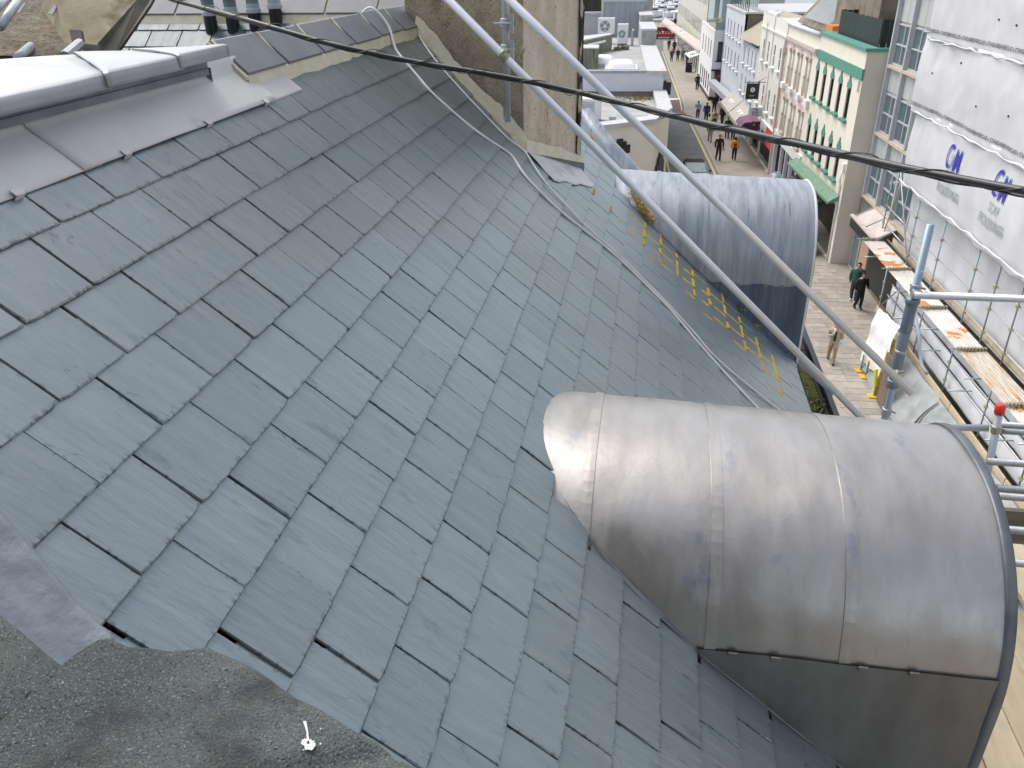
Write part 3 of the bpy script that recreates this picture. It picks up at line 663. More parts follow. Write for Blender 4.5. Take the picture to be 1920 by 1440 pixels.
def lst(u, v):
    a = q0[0].lerp(q0[1], u * 1.35 - .32); b = lo[0].lerp(lo[1], u * 1.35 - .32); p = a.lerp(b, v)
    return p + EN * (-.06 * max(0, .12 - v) / .12 + .01 * noise.noise((p.x * 8, p.y * 8, 0)) + .004 * noise.noise((p.x * 26, p.y * 26, 0)))
g.grid(lst, 30, 20); o = g.make('lead_strip', mat('lead_weathered', (.2, .235, .26), (.27, .305, .33), .5, .4, scale=7, stretch=(1, 2, 1), bump=.5, bscale=20), smooth=True)
tag(o, 'weathered lead flashing strip running into the felt ledge at the left edge', 'flashing')
o.modifiers.new('t', 'SOLIDIFY').thickness = .006

# unseen wall added behind the camera to shade the cheek and lower slates
g = G(); g.box(-4.5, 1.3, -2.0, -1.05, 8, 17.6); g.make('added_shade_wall', mat('shade_wall_dark', (.05, .05, .048), (.1, .098, .09), .9, scale=2), house)
# ================================================================ GROUND, ROAD, PAVEMENTS, HARBOUR
g = G(ST); g.poly([(-400, -60, -.03), (400, -60, -.03), (400, 2500, -.03), (-400, 2500, -.03)]); struct(g, 'ground', m_pave)
g = G(ST); g.poly([(4.0, -40, -.012), (7.25, -40, -.012), (7.25, 100, -.012), (8.0, 140, -.012), (9.2, 170, -.012), (3.5, 170, -.012), (3.5, 140, -.012), (4.0, 100, -.012)]); g.make('road', m_asph, kind='structure')
g = G(ST); g.poly([(-60, 158, -.008), (60, 158, -.008), (60, 176, -.008), (-60, 176, -.008)]); g.make('cross_road', m_asph, kind='structure')
g = G(ST); g.poly([(4.0, 80.5, -.008), (7.1, 80.5, -.008), (7.1, 91, -.008), (4.0, 91, -.008)]); g.make('red_road_surface', m_redr, kind='structure')
g = G(ST); g.poly([(5.7, 90.4, -.004), (7.0, 91.2, -.004), (7.0, 92.0, -.004), (5.2, 91.6, -.004)]); g.make('give_way_mark', m_whl, kind='structure')
kp = [(7.5, -40), (7.5, 60), (7.32, 78), (7.32, 82), (7.05, 84), (7.28, 90), (7.45, 110), (7.75, 141), (8.6, 158)]
g = G(ST)
for (a0, b0), (a1, b1) in zip(kp, kp[1:]):
    g.prism([(a0, b0, -.03), (a0 + .14, b0, -.03), (a0 + .14, b0, .085), (a0, b0, .085)], ST((a1, b1, 0)) - ST((a0, b0, 0)) if False else (0, 0, 0)) if False else None
    g.add([(a0, b0, -.03), (a1, b1, -.03), (a1, b1, .085), (a0, b0, .085), (a0 + .14, b0, .085), (a1 + .14, b1, .085)], [(0, 1, 2, 3), (3, 2, 5, 4)])
g.make('kerb', m_kerb, kind='structure')
g = G(ST)
g.poly([(a + .14, b, .08) for a, b in kp] + [(30, 158, .08), (30, -40, .08)])
pav = g.make('pavement', m_pave, kind='structure')
g = G(ST); g.poly([(2.0, -40, .08), (3.85, -40, .08), (3.85, 100, .08), (3.3, 150, .08), (2, 150, .08)]); g.add([(3.85, -40, .08), (3.85, 100, .08), (3.85, 100, -.03), (3.85, -40, -.03)], [(0, 1, 2, 3)]); g.make('side_pavement', m_pave, kind='structure')
g = G(ST)
def line(ps, wd):
    for (a0, b0), (a1, b1) in zip(ps, ps[1:]): g.poly([(a0, b0, .0), (a0 + wd, b0, .0), (a1 + wd, b1, .0), (a1, b1, .0)])
line([(a - .28, b) for a, b in kp[:-1]], .13); line([(6.95, 78.5), (7.0, 82), (6.75, 84)], .34); line([(4.12, 40), (4.12, 75)], .13)
g.make('yellow_road_line', m_yell, kind='structure')
# individual paving slabs on the near pavement
prot = {}
cnt = 0; b = 22.6; row = 0
while b < 41 and cnt < 296:
    dep = .5 if row % 3 else .42; a = 7.66 + (.13 * row % .5) - .5
    while a < 11.2 and cnt < 296:
        wd = random.choice([.62, .75, .9, .75]); a1 = a + wd
        pp = proj(ST(((a + a1) / 2, b + dep / 2, .09)))
        if a >= 7.62 and a1 < 11.3 and 1480 < pp[0] < 1720 and 490 < pp[1] < 830:
            key = (wd, dep)
            if key not in prot:
                gg = G(); hw, hd = wd / 2 - .008, dep / 2 - .008
                gg.add([(-hw, -hd, 0), (hw, -hd, 0), (hw, hd, 0), (-hw, hd, 0), (-hw + .006, -hd + .006, .012), (hw - .006, -hd + .006, .012), (hw - .006, hd - .006, .012), (-hw + .006, hd - .006, .012)], [(4, 5, 6, 7), (0, 1, 5, 4), (1, 2, 6, 5), (2, 3, 7, 6), (3, 0, 4, 7)])
                me = bpy.data.meshes.new('paving_slab'); me.from_pydata(gg.v, [], gg.f); me.materials.append(m_slabs); prot[key] = me
            o = bpy.data.objects.new('paving_slab', prot[key]); COL.objects.link(o); o.parent = pav
            o.location = ST(((a + a1) / 2, b + dep / 2, .081 + random.uniform(0, .002))); o.rotation_euler.z = STY; WL[o.name] = o.location.copy(); cnt += 1
        a = a1
    b += dep; row += 1
g = G(ST); g.poly([(-300, 212, -.02), (300, 212, -.02), (300, 900, -.02), (-300, 900, -.02)]); g.make('harbour_water', m_water, kind='structure')
g = G(); g.add([(-1800, 1800, -1), (1800, 1800, -1), (1800, 1900, 60), (-1800, 1900, 60)], [(0, 1, 2, 3)]); g.make('far_hills', m_brown, kind='structure')
g = G(); g.box(-60, 60, 205, 211, -.02, .5); 
g.make('quay_wall', m_conc, kind='structure')

# ================================================================ BUILDING KIT
def facade(name, par, T, u0, u1, z0, z1, holes, m, d=0, dep=.16, label=None):
    us = sorted({u0, u1} | {h[i] for h in holes for i in (0, 1)}); zs = sorted({z0, z1} | {h[i] for h in holes for i in (2, 3)})
    g = G(T)
    for a, b in zip(us, us[1:]):
        for c, e in zip(zs, zs[1:]):
            mu, mz = (a + b) / 2, (c + e) / 2
            if any(h[0] < mu < h[1] and h[2] < mz < h[3] for h in holes): continue
            g.quad((d, a, c), (d, b, c), (d, b, e), (d, a, e))
    for (a, b, c, e) in holes:
        D = d + dep
        g.quad((d, a, c), (d, b, c), (D, b, c), (D, a, c)); g.quad((d, a, e), (D, a, e), (D, b, e), (d, b, e))
        g.quad((d, a, c), (D, a, c), (D, a, e), (d, a, e)); g.quad((d, b, c), (d, b, e), (D, b, e), (D, b, c))
    return g.make(name, m, par, label=label)
def window(par, T, d, h, mf, mp, nx=1, nz=2, fw=.06, dep=.1, sill=None, sp=.12, name='window', bw=.035):
    a, b, c, e = h; D = d + dep
    g = G(T); w_ = fw
    g.box(D - .03, D + .04, a, a + w_, c, e); g.box(D - .03, D + .04, b - w_, b, c, e); g.box(D - .03, D + .04, a + w_, b - w_, c, c + w_); g.box(D - .03, D + .04, a + w_, b - w_, e - w_, e)
    for i in range(1, nx): u = a + (b - a) * i / nx; g.box(D - .025, D + .03, u - bw / 2, u + bw / 2, c + w_, e - w_)
    for i in range(1, nz): z = c + (e - c) * i / nz; g.box(D - .028, D + .034, a + w_, b - w_, z - bw / 2, z + bw / 2)
    f = g.make(name, mf, par, org=T((d, (a + b) / 2, c)))
    g = G(T); g.quad((D + .02, a, c), (D + .02, b, c), (D + .02, b, e), (D + .02, a, e)); g.make('pane', mp, f)
    if sill: g = G(T); g.box(d - sp, d + .04, a - .12, b + .12, c - .13, c); g.make('sill', sill, f)
    return f
def body(par, d0, d1, u0, u1, z1, m, mroof, T=ST, name='side_wall'):
    g = G(T); g.box(d0 + .2, d1, u0 + .01, u1 - .01, 3.0, z1 - .02, 0); o = g.make(name, m, par); return o

# ---------------------------------------------------------------- cream house with sea green trim
gh = thing('shop_house', 'cream rendered shop building with sea green stepped window heads and green parapet bands', 'building', ST((10.9, 43.5, 0)))
T = ST; A0 = 10.9
hs_ = []
for r_, (zs_, zt_) in enumerate(((6.58, 8.02), (3.78, 5.22))):
    for i in range(5):
        c = 40.95 + i * 1.68; hs_.append((c - .36, c + .36, zs_, zt_))
gshop = [(39.55, 47.6, 0.1, 2.75)]
facade('front_wall', gh, T, 39.1, 48.05, 0, 9.7, hs_ + gshop, m_cream, A0, .13)
for h in hs_:
    f = window(gh, T, A0, h, m_black, m_glass, 1, 2, .04, .09, m_green, .16)
    g = G(T); c = (h[0] + h[1]) / 2; zt_ = h[3]
    st = [(-.33, -.06), (.33, -.06), (.33, .17), (.2, .17), (.2, .3), (.075, .3), (.075, .44), (.0, .52), (-.075, .44), (-.075, .3), (-.2, .3), (-.2, .17), (-.33, .17)]
    g.prism([(A0 - .05, c + u, zt_ + z) for u, z in st], SN * .06); g.make('stepped_head', m_green, f)
g = G(T); g.box(A0 - .07, A0 + .03, 39.08, 48.0, 8.52, 8.98); g.make('green_band', m_green, gh)
g = G(T); g.box(A0 - .1, A0 + .5, 39.02, 48.0, 9.7, 9.84); g.box(A0 + .5, A0 + 4.5, 39.02, 39.3, 9.7, 9.84); g.make('parapet_coping', m_green, gh)
T2 = lambda p: SDR * (39.1 + p[0]) + SN * p[1] + UP * p[2]
g = G(T2); g.grid(lambda u, v: (0, A0 + 5 * u, 9.7 * v), 2, 2); g.make('end_wall', m_creamd, gh)
body(gh, A0 + .1, A0 + 9, 39.1, 48.05, 9.55, m_cream, m_flat)
g = G(T); g.box(A0 + .25, A0 + 9, 39.2, 48, 9.5, 9.62); g.make('terrace', m_conc, gh)
g = G(T); g.box(A0 + 1.1, A0 + 1.3, 39.3, 47.8, -.02, 2.9); g.make('shop_back', m_dark, gh)
g = G(T); g.prism([(A0 - .02, 39.4, 3.32), (A0 - .5, 39.4, 3.02), (A0 - .5, 39.4, 2.9), (A0 - .02, 39.4, 3.1)], SDR * 8.4); g.make('shop_canopy', m_gcanopy, gh)
g = G(T); g.tube([(A0 - .1, 39.35, 4.55), (A0 - .13, 39.35, 4.1), (A0 - .05, 39.5, 3.75), (A0 - .05, 39.5, .1)], .05, 8); g.make('down_pipe', m_white, gh, smooth=True)
g = G(T); g.box(A0 - .12, A0 + .02, 39.25, 39.55, 4.5, 4.85); g.box(A0 - .1, A0, 39.35, 39.42, 8.0, 8.5); g.make('hopper_head', m_cream2, gh, bevel=.02)
g = G(T); g.prism([(A0 - .1, 41, 2.7), (A0 - 1.6, 41, 2.25), (A0 - 1.6, 41, 2.15), (A0 - .1, 41, 2.5)], SDR * 5.5); tag(g.make('black_awning', m_black), 'black awning under the pale green shop canopy beside the blue grey dormer', 'awning')
# dark board fence round the roof terrace: each board a part
fn = thing('terrace_fence', 'black green boarded fence standing on the flat roof of the cream and green building', 'fence', ST((A0 + .7, 43.5, 9.62)))
FB = []
n_ = 26
for i in range(n_):
    u = 40.2 + i * (47.7 - 40.2) / n_; FB.append(((A0 + .72, u), (0, 1)))
for i in range(14): FB.append(((A0 + .72 + i * .29, 40.05), (1, 0)))
for i in range(9): FB.append(((A0 + .75 + i * .29, 47.75), (1, 0)))
for (a, u), (da, du) in FB:
    g = G(T); h = 1.28 + random.uniform(-.02, .02)
    if du: g.box(a, a + .03, u + .012, u + .275, 9.62, 9.62 + h)
    else: g.box(a + .012, a + .275, u, u + .03, 9.62, 9.62 + h)
    g.make('fence_board', m_grn2, fn)
g = G(T); g.box(A0 + .76, A0 + .82, 40.2, 47.7, 10.6, 10.68); g.box(A0 + .76, A0 + .82, 40.2, 47.7, 9.9, 9.98); g.make('fence_rail', m_black, fn)
sh = thing('roof_shed', 'small orange brown timber hut with a white flat roof behind the dark terrace fence', 'shed', ST((A0 + 3, 41.5, 9.62)))
g = G(T); g.box(A0 + 2.6, A0 + 4.4, 40.9, 42.8, 9.62, 11.0); g.make('hut_wall', mat('orange_timber', (.3, .16, .04), (.4, .24, .08), .7), sh)
g = G(T); g.box(A0 + 2.3, A0 + 4.6, 40.6, 43.1, 11.0, 11.1); g.make('hut_roof', m_concl, sh)

# ---------------------------------------------------------------- pink and cream house with columned windows
ph = thing('shop_house', 'pale house with dusty pink columned windows between the cream and the green trimmed buildings', 'building', ST((10.9, 53, 0)))
pw = [(c - .33, c + .33, z0, z1) for z0, z1 in ((6.35, 8.2), (3.55, 5.35)) for c in (50.0, 52.45, 54.85)]
facade('front_wall', ph, T, 48.06, 57.1, 0, 9.72, pw + [(48.6, 56.6, .1, 2.7)], m_cream, A0, .22)
for h in pw:
    f = window(ph, T, A0, h, m_white, m_curt, 1, 2, .05, .08)
    for s_ in (-.14, .14):
        u = (h[0] if s_ < 0 else h[1]) + s_
        g = G(T); g.tube([(A0 - .05, u, h[2] - .1), (A0 - .05, u, h[3] + .02)], .075, 8); g.make('window_column', m_cream2, f, smooth=True)
        g = G(T); g.box(A0 - .15, A0 + .02, u - .12, u + .12, h[3] + .0, h[3] + .16); g.make('capital', m_pink, f); g = G(T); g.box(A0 - .13, A0 + .02, u - .1, u + .1, h[2] + .85, h[2] + .98); g.make('column_ring', m_pink, f)
    g = G(T); c = (h[0] + h[1]) / 2; g.prism([(A0 - .1, h[0] - .3, h[3] + .16), (A0 - .1, h[1] + .3, h[3] + .16), (A0 - .1, c, h[3] + .52)], SN * .12); g.make('window_hood', m_pink, f)
    g = G(T); g.box(A0 - .16, A0 + .02, h[0] - .3, h[1] + .3, h[2] - .22, h[2] - .1); g.make('sill', m_pink, f)
for c in (48.9, 51.2, 53.65, 56.2): g = G(T); g.box(A0 - .2, A0 + .02, c - .42, c + .42, 5.9, 6.25); g.make('white_panel', m_white, ph)
g = G(T); g.box(A0 - .16, A0 + .02, 48.3, 57.0, 8.75, 8.95); g.box(A0 - .1, A0 + .02, 48.3, 57.0, 8.62, 8.75); g.make('pink_cornice', m_pink, ph)
g = G(T); g.tube([(A0 - .1, 56.95, 8.8), (A0 - .15, 56.95, 8.2), (A0 - .1, 56.95, .2)], .09, 8); g.box(A0 - .25, A0, 56.8, 57.1, 7.9, 8.25); g.make('down_pipe', m_pink, ph)
g = G(T); g.tube([(A0 - .06, 48.1, 9.68), (A0 - .06, 57.2, 9.68)], .13, 8); g.make('parapet_gutter', m_bluew, ph, smooth=True)
body(ph, A0 + .25, A0 + 9, 48.06, 57.1, 9.3, m_cream, m_flat)
g = G(T); g.box(A0 + .75, A0 + .9, 48.3, 56.9, 0, 2.8); g.make('shop_back', m_dark, ph)
g = G(T); g.box(A0 - .12, A0 + .05, 48.3, 56.9, 2.7, 3.25); g.make('shop_fascia', m_white, ph)
g = G(T)
for u in (49.0, 50.9, 52.4, 54.0, 56.3): g.box(A0 - .1, A0 + .1, u - .09, u + .09, .08, 2.7)
g.box(A0 - .05, A0 + .3, 48.6, 56.6, .08, .5); g.make('shop_front_post', m_bluew, ph)
# roof behind: brown slope with white framed dormer glazing
bb = thing('back_building', 'brown stone building with tall white framed dormer windows behind the cream parapets', 'building', ST((16, 58, 0)))
g = G(T); g.add([(A0 + 1.4, 50, 9.4), (A0 + 1.4, 62, 9.4), (A0 + 5, 62, 13.5), (A0 + 5, 50, 13.5)], [(0, 1, 2, 3)]); g.make('roof_slope', m_brown, bb)
for i in range(6):
    u = 53 + i * 1.15; g = G(T)
    for q in (0, .55): g.prism([(A0 + 1.5, u + q, 9.75), (A0 + 1.5, u + q + .09, 9.75), (A0 + 4.2, u + q + .09, 12.9), (A0 + 4.2, u + q, 12.9)], (-.12, 0, .1))
    f = g.make('dormer_frame', m_white, bb)
    g = G(T); g.quad((A0 + 1.52, u + .09, 9.82), (A0 + 1.52, u + .55, 9.82), (A0 + 4.2, u + .55, 12.95), (A0 + 4.2, u + .09, 12.95)); g.make('pane', m_glassb, f)
g = G(T); g.box(A0 + 1.6, A0 + 9, 44, 52.6, 9.5, 13.2); g.make('gable_wall', m_brown, bb)
g = G(T); g.prism([(A0 + 3.2, 40.6, 10.6), (A0 + 8, 40.6, 14.5), (A0 + 8, 40.6, 9), (A0 + 3.2, 40.6, 9)], SDR * 6); 
g.make('slate_slope', mat('grey_shingle', (.25, .24, .23), (.38, .37, .36), .9, scale=5, stretch=(1, 6, 1), bump=1, bscale=14), bb)
g = G(T); g.box(A0 + .8, A0 + 1.5, 49.3, 50.9, 9.75, 10.0); tag(g.make('roof_box', mat('orange_box', (.6, .22, .05), rough=.6)), 'orange box on the flat roof behind the pale parapet gutter', 'box')

# ---------------------------------------------------------------- cream sash windowed house
ch = thing('shop_house', 'plain cream house with narrow sash windows and white sills left of the pink windowed one', 'building', ST((10.9, 62, 0)))
cw = [(c - .3, c + .3, z0, z1) for z0, z1 in ((6.6, 8.05), (3.6, 5.15)) for c in (58.9, 61.1, 63.6, 65.7)]
facade('front_wall', ch, T, 57.11, 67.5, 0, 9.75, cw + [(57.7, 67, .1, 2.3)], m_cream2, A0, .2)
for h in cw: window(ch, T, A0, h, m_white, m_glass, 1, 2, .05, .03, m_white, .2)
g = G(T); g.box(A0 - .1, A0 + .02, 57.2, 67.4, 8.75, 8.86); g.box(A0 - .06, A0 + .02, 62.1, 62.6, .2, 9.75); g.box(A0 - .06, A0 + .02, 57.2, 57.5, .2, 9.75); g.make('string_course', m_cream2, ch)
body(ch, A0 + .25, A0 + 9, 57.11, 67.5, 9.3, m_cream2, m_flat)
g = G(T); g.box(A0 + .5, A0 + .6, 57.3, 67, 0, 2.4); g.make('shop_back', m_dark, ch)
g = G(T); g.box(A0 - .14, A0 + .02, 57.5, 67.3, 2.35, 2.95); g.make('shop_fascia', m_white, ch)
g = G(T); g.box(A0 - .16, A0 - .02, 57.3, 59.6, 1.7, 2.9); g.make('red_fascia', m_red, ch)
g = G(T)
for i in range(5): g.tube([(A0 + .2 * i * 0, 62.2 + i * .3, 9.75), (A0 + .5, 62.2 + i * .3, 10.1)], .05, 6)
g.tube([(A0 + .1, 62, 9.8), (A0 + .1, 65.5, 9.8)], .14, 8); g.make('white_roof_pipes', m_white, ch)
g = G(T); g.tube([(A0 - .08, 64.7, 9.2), (A0 - .08, 64.7, 5.95), (A0 - .3, 64.7, 5.8)], .05, 6); g.blob(ST((A0 - .28, 64.7, 5.75)), .22, .22, .12) if False else None; g.make('down_pipe', m_cream2, ch)

# ---------------------------------------------------------------- low bluish white house with slate eaves and the tall one beyond
lh = thing('shop_house', 'low bluish white house with a tan roof slope and dark eaves gutter', 'building', ST((10.9, 72, 0)))
lw = [(c - .3, c + .3, z0, z1) for z0, z1 in ((5.4, 6.8), (3.2, 4.6)) for c in (68.8, 70.6, 72.6, 74.9)]
facade('front_wall', lh, T, 67.51, 76.5, 0, 7.3, lw + [(68, 76, .1, 2.2)], m_bluew, A0, .2)
for h in lw: window(lh, T, A0, h, m_bluew, m_curt, 1, 2, .05, .03, m_white, .2)
g = G(T); g.prism([(A0 - .15, 67.55, 7.32), (A0 + 3, 67.55, 9.4), (A0 + 3, 67.55, 7.3)], SDR * 8.9); g.make('roof_slope', mat('tan_roof', (.33, .3, .22), (.42, .38, .29), .9, scale=4, bump=.5, bscale=12), lh)
g = G(T); g.box(A0 - .25, A0 - .1, 67.5, 76.4, 7.22, 7.36); g.make('eaves_gutter', m_black, lh)
body(lh, A0 + .25, A0 + 9, 67.51, 76.5, 7.2, m_bluew, m_flat)
g = G(T); g.box(A0 + .5, A0 + .6, 67.7, 76.3, 0, 2.3); g.make('shop_back', m_dark, lh)
g = G(T); g.box(A0 - .14, A0 + .02, 67.7, 76.4, 2.2, 2.7); g.make('shop_fascia', m_greyf, lh)
th = thing('shop_house', 'tall bluish white house with a railed roof terrace and pavement canopy sign', 'building', ST((10.9, 83, 0)))
tw = [(c - .3, c + .3, z0, z1) for z0, z1 in ((6.7, 8.1), (4.3, 5.7)) for c in (78.2, 80.4, 83.0, 85.4, 87.6)]
facade('front_wall', th, T, 76.51, 89.9, 0, 9.2, tw + [(77, 89.5, .1, 1.75)], m_bluew, A0, .2)
for h in tw: window(th, T, A0, h, m_bluew, m_glass, 1, 2, .05, .03, m_white, .2)
T5 = lambda p: SDR * (76.51 + p[0]) + SN * p[1] + UP * p[2]
g = G(T5); g.box(0, .3, A0 + .2, A0 + 9, 7.2, 9.0); g.make('gable_wall', m_brown, th)
g = G(T); g.box(A0 - .08, A0 + 9, 76.4, 89.9, 9.05, 9.2); g.make('terrace_edge', m_concl, th)
body(th, A0 + .25, A0 + 9, 76.9, 89.9, 9.0, m_bluew, m_flat)
g = G(T)
for i in range(12): g.tube([(A0 + .25, 77 + i * 1.1, 9.2), (A0 + .25, 77 + i * 1.1, 10.2)], .035, 6)
g.tube([(A0 + .25, 77, 10.2), (A0 + .25, 89.3, 10.2)], .03, 6); g.make('terrace_railing', m_black, th)
g = G(T)
for i in range(7): g.quad((A0 + 1.0, 77 + i * 1.8, 9.2), (A0 + 1.0, 78.7 + i * 1.8, 9.2), (A0 + 1.0, 78.7 + i * 1.8, 10.4), (A0 + 1.0, 77 + i * 1.8, 10.4))
g.make('glass_screen', m_glasst, th)
g = G(T); g.prism([(A0 - .02, 77, 2.3), (A0 - .75, 77, 2.25), (A0 - .75, 77, 1.75), (A0 - .02, 77, 1.8)], SDR * 12); g.make('shop_fascia', m_greyf, th)
g = G(T); g.box(A0 + .4, A0 + .5, 76.7, 89.7, 0, 1.8); g.make('shop_back', m_dark, th)

# ---------------------------------------------------------------- white corner pub with a black trimmed window and glass roof room
wh = thing('corner_pub', 'white corner building with a black base and a green glass room on its roof', 'building', ST((10.2, 94, 0)))
T6 = lambda p: SDR * (90 + p[0]) + SN * p[1] + UP * p[2]
facade('end_wall', wh, T6, 9.95, 11.4, 0, 6.7, [(10.38, 10.88, 3.95, 5.75), (10.55, 11.3, .1, 2.6)], m_white, 0, .2)
window(wh, T6, 0, (10.38, 10.88, 3.95, 5.75), m_black, m_glass, 1, 2, .06, .12, m_black, .1)
g = G(T6); g.prism([(-.02, 10.3, 2.9), (-.02, 11.3, 2.9), (-.7, 11.3, 2.1), (-.7, 10.3, 2.1)], UP * .08); f = g.make('door_awning', m_black, wh)
g = G(T6); g.box(-.50, -.42, 10.65, 10.95, 2.42, 2.62); g.make('red_emblem', m_red, f)
g = G(T6); g.box(-.1, .02, 9.93, 11.4, 2.95, 3.12); g.box(.35, .4, 10.4, 11.4, 0, 2.7); g.make('black_band', m_black, wh)
sw = [(c - .3, c + .3, 4.0, 5.7) for c in (92.5, 95, 98, 101)]
facade('side_wall', wh, ST, 90.0, 104, 0, 6.7, sw + [(c - .5, c + .5, .7, 2.5) for c in (92, 94.2, 96.4, 98.6, 101)], m_white, 9.95, .2)
for h in sw: window(wh, ST, 9.95, h, m_black, m_glass, 1, 2, .05, .03)
for c in (92, 94.2, 96.4, 98.6, 101): window(wh, ST, 9.95, (c - .5, c + .5, .7, 2.5), m_black, m_glass, 2, 2, .06, .03)
g = G(ST); g.box(9.9, 9.97, 89.97, 104, 0, .45); g.box(9.9, 11.4, 89.93, 89.99, 0, .45); g.make('black_base', m_black, wh)
g = G(ST); g.box(10.1, 16, 90.2, 104, 6.5, 6.62); g.box(9.9, 16, 89.95, 90.2, 6.62, 6.8); g.box(9.9, 10.15, 90.2, 104, 6.62, 6.8); g.make('parapet', m_white, wh)
gg_ = G(ST); gg_.quad((10.0, 90.1, 6.8), (10.0, 97, 6.8), (10.0, 97, 7.5), (10.0, 90.1, 7.5)); gg_.quad((10.0, 90.1, 6.8), (11.3, 90.1, 6.8), (11.3, 90.1, 7.5), (10.0, 90.1, 7.5))
gg_.box(10.5, 15, 97.5, 103.5, 6.7, 9.6); gg_.make('glass_room', m_glasst, wh)
g = G(ST); g.box(10.3, 15.2, 97.2, 103.8, 9.6, 9.75); g.box(11.0, 11.2, 96.5, 97.4, 6.8, 9.6); g.make('glass_room_roof', m_bluew, wh)
pl_ = thing('planter', 'white planter with brown dried flowers on the glass walled roof terrace', 'planter', ST((10.6, 93.5, 6.8)))
g = G(ST); g.box(10.3, 10.9, 92.6, 94.4, 6.64, 7.2); g.make('planter_box', m_white, pl_)
tuft('dried_flowers', lambda r: ST((r.gauss(10.6, .12), r.gauss(93.5, .4), 7.3 + r.random() * .3)), 160, .35, [m_strw, m_moss], pl_, 41, .2, .03)

# ---------------------------------------------------------------- long pale stone building with a colonnade
lb = thing('long_building', 'long pale grey stone block with rows of slit windows above a shop colonnade', 'building', ST((10.4, 125, 0)))
lwin = []
for z0, z1 in ((4.9, 6.5), (8.3, 9.9), (11.6, 13.2)):
    u = 105.2
    while u < 152: lwin.append((u, u + .8, z0, z1)); u += 1.55 if int(u * 10) % 7 else 2.4
cols = [(105 + i * 3.1, 105 + i * 3.1 + 2.2, .1, 3.3) for i in range(15)]
facade('front_wall', lb, ST, 104.05, 154, 0, 15, lwin + cols, m_beigew, 10.45, .04)
w0 = None
for h in lwin:
    if w0 is None or abs(h[2] - 4.9) > 9:
        g = G(ST); g.box(10.462, 10.52, h[0], h[1], h[2], h[3]); w0 = g.make('window', m_glass, lb, org=ST((10.5, h[0], h[2]))); h00 = h
    else: dup(w0, ST(((0, h[0] - h00[0], h[2] - h00[2]))), lb)
body(lb, 10.85, 19, 104.05, 154, 14.9, m_beigew, m_flat)
T7 = lambda p: SDR * (104.03 + p[0]) + SN * p[1] + UP * p[2]
g = G(T7); g.quad((0, 10.45, 6.7), (0, 18, 6.7), (0, 18, 15), (0, 10.45, 15)); g.make('end_wall', m_beigew, lb)
g = G(ST); g.prism([(10.42, 104.5, 4.3), (9.9, 104.5, 3.6), (9.9, 104.5, 3.35), (10.42, 104.5, 3.35)], SDR * 48); g.make('shop_canopy', m_tarp, lb)
g = G(ST); g.quad((10.78, 104.1, 0), (10.78, 153, 0), (10.78, 153, 3.3), (10.78, 104.1, 3.3)); g.make('shop_back', m_dark, lb)
for i in range(0, 15, 3): g = G(ST); g.box(9.0, 9.9, 106 + i * 3.1, 106.15 + i * 3.1, 2.5, 3.1); g.make('projecting_sign', m_white, lb)
g = G(ST); g.prism([(10.4, 104.6, 3.2), (8.9, 104.6, 2.75), (8.9, 104.6, 2.65), (10.4, 104.6, 3.05)], SDR * 5); tag(g.make('shop_awning', m_bluew), 'pale green white awning at the near end of the long stone block', 'awning')

# ---------------------------------------------------------------- grey panelled building behind the wrapped scaffold
ob = thing('office_building', 'grey framed building with big gridded windows partly behind the wrapped scaffold', 'building', ST((11.75, 30, 0)))
A1 = 11.78; PW = 2.02
g = G(ST); g.box(A1 + .12, A1 + 9, 14, 39.05, -.02, 14.5); g.make('core', m_panel, ob)
rows = [(9.27, 10.88, 'w'), (10.95, 12.2, 'p'), (8.2, 9.2, 'p'), (6.48, 8.12, 'w'), (5.4, 6.4, 'p'), (3.66, 5.3, 'w'), (12.3, 13.9, 'w')]
for i in range(4):
    b1 = 38.52 - i * (PW + .06); b0 = b1 - PW + .12
    for z0, z1, k_ in rows:
        if k_ == 'w':
            for q in range(1):
                window(ob, ST, A1 - .1, (b0, b1, z0, z1), m_greyf, random.choice([m_glassb, m_glassb, m_glassb, m_curt]), 2, 2, .07, .16, None, bw=.06)
            g = G(ST); g.box(A1 - .12, A1 + .15, b0 - .02, b1 + .02, z0 - .13, z0 - .01); g.make('sill', m_sillt, ob)
        else:
            g = G(ST); mid = (b0 + b1) / 2
            g.box(A1 + .06, A1 + .1, b0, mid - .012, z0, z1); g.make('spandrel_panel', m_panel, ob)
            g = G(ST); g.box(A1 + .06, A1 + .1, mid + .012, b1, z0, z1); g.make('spandrel_panel', m_panel, ob)
    g = G(ST); g.box(A1 - .12, A1 + .12, b1 + .005, b1 + .15, 3.5, 14.2); g.make('mullion', m_greyf, ob)
g = G(ST); g.box(A1 + .02, A1 + .11, 38.7, 39.05, 3.4, 14.2); g.make('edge_pier', m_greyf, ob)
g = G(ST); g.box(A1 - .02, A1 + .115, 14, 38.98, .05, 3.5); g.make('ground_wall', m_brown, ob)
g = G(ST); g.box(A1 - .06, A1 - .025, 37.75, 38.85, .08, 2.2); dr = g.make('door', m_greyf, ob); g = G(ST); g.box(A1 - .075, A1 - .062, 37.9, 38.7, .2, 2.1); g.make('door_glass', m_glassb, dr)
g = G(ST); g.box(A1 - .05, A1 - .022, 36.4, 37.6, .08, 2.2); g.make('timber_panel', mat('pink_timber', (.42, .27, .2), (.5, .33, .25), .7), ob)
g = G(ST); g.box(A1 - .06, A1 - .02, 31.5, 36.2, .3, 2.1); g.make('dark_display', m_black, ob)
cp = thing('shop_canopy', 'sloping weathered grey pink canopy with a black fascia over the shop door', 'canopy', ST((11.3, 35, 2.6)))
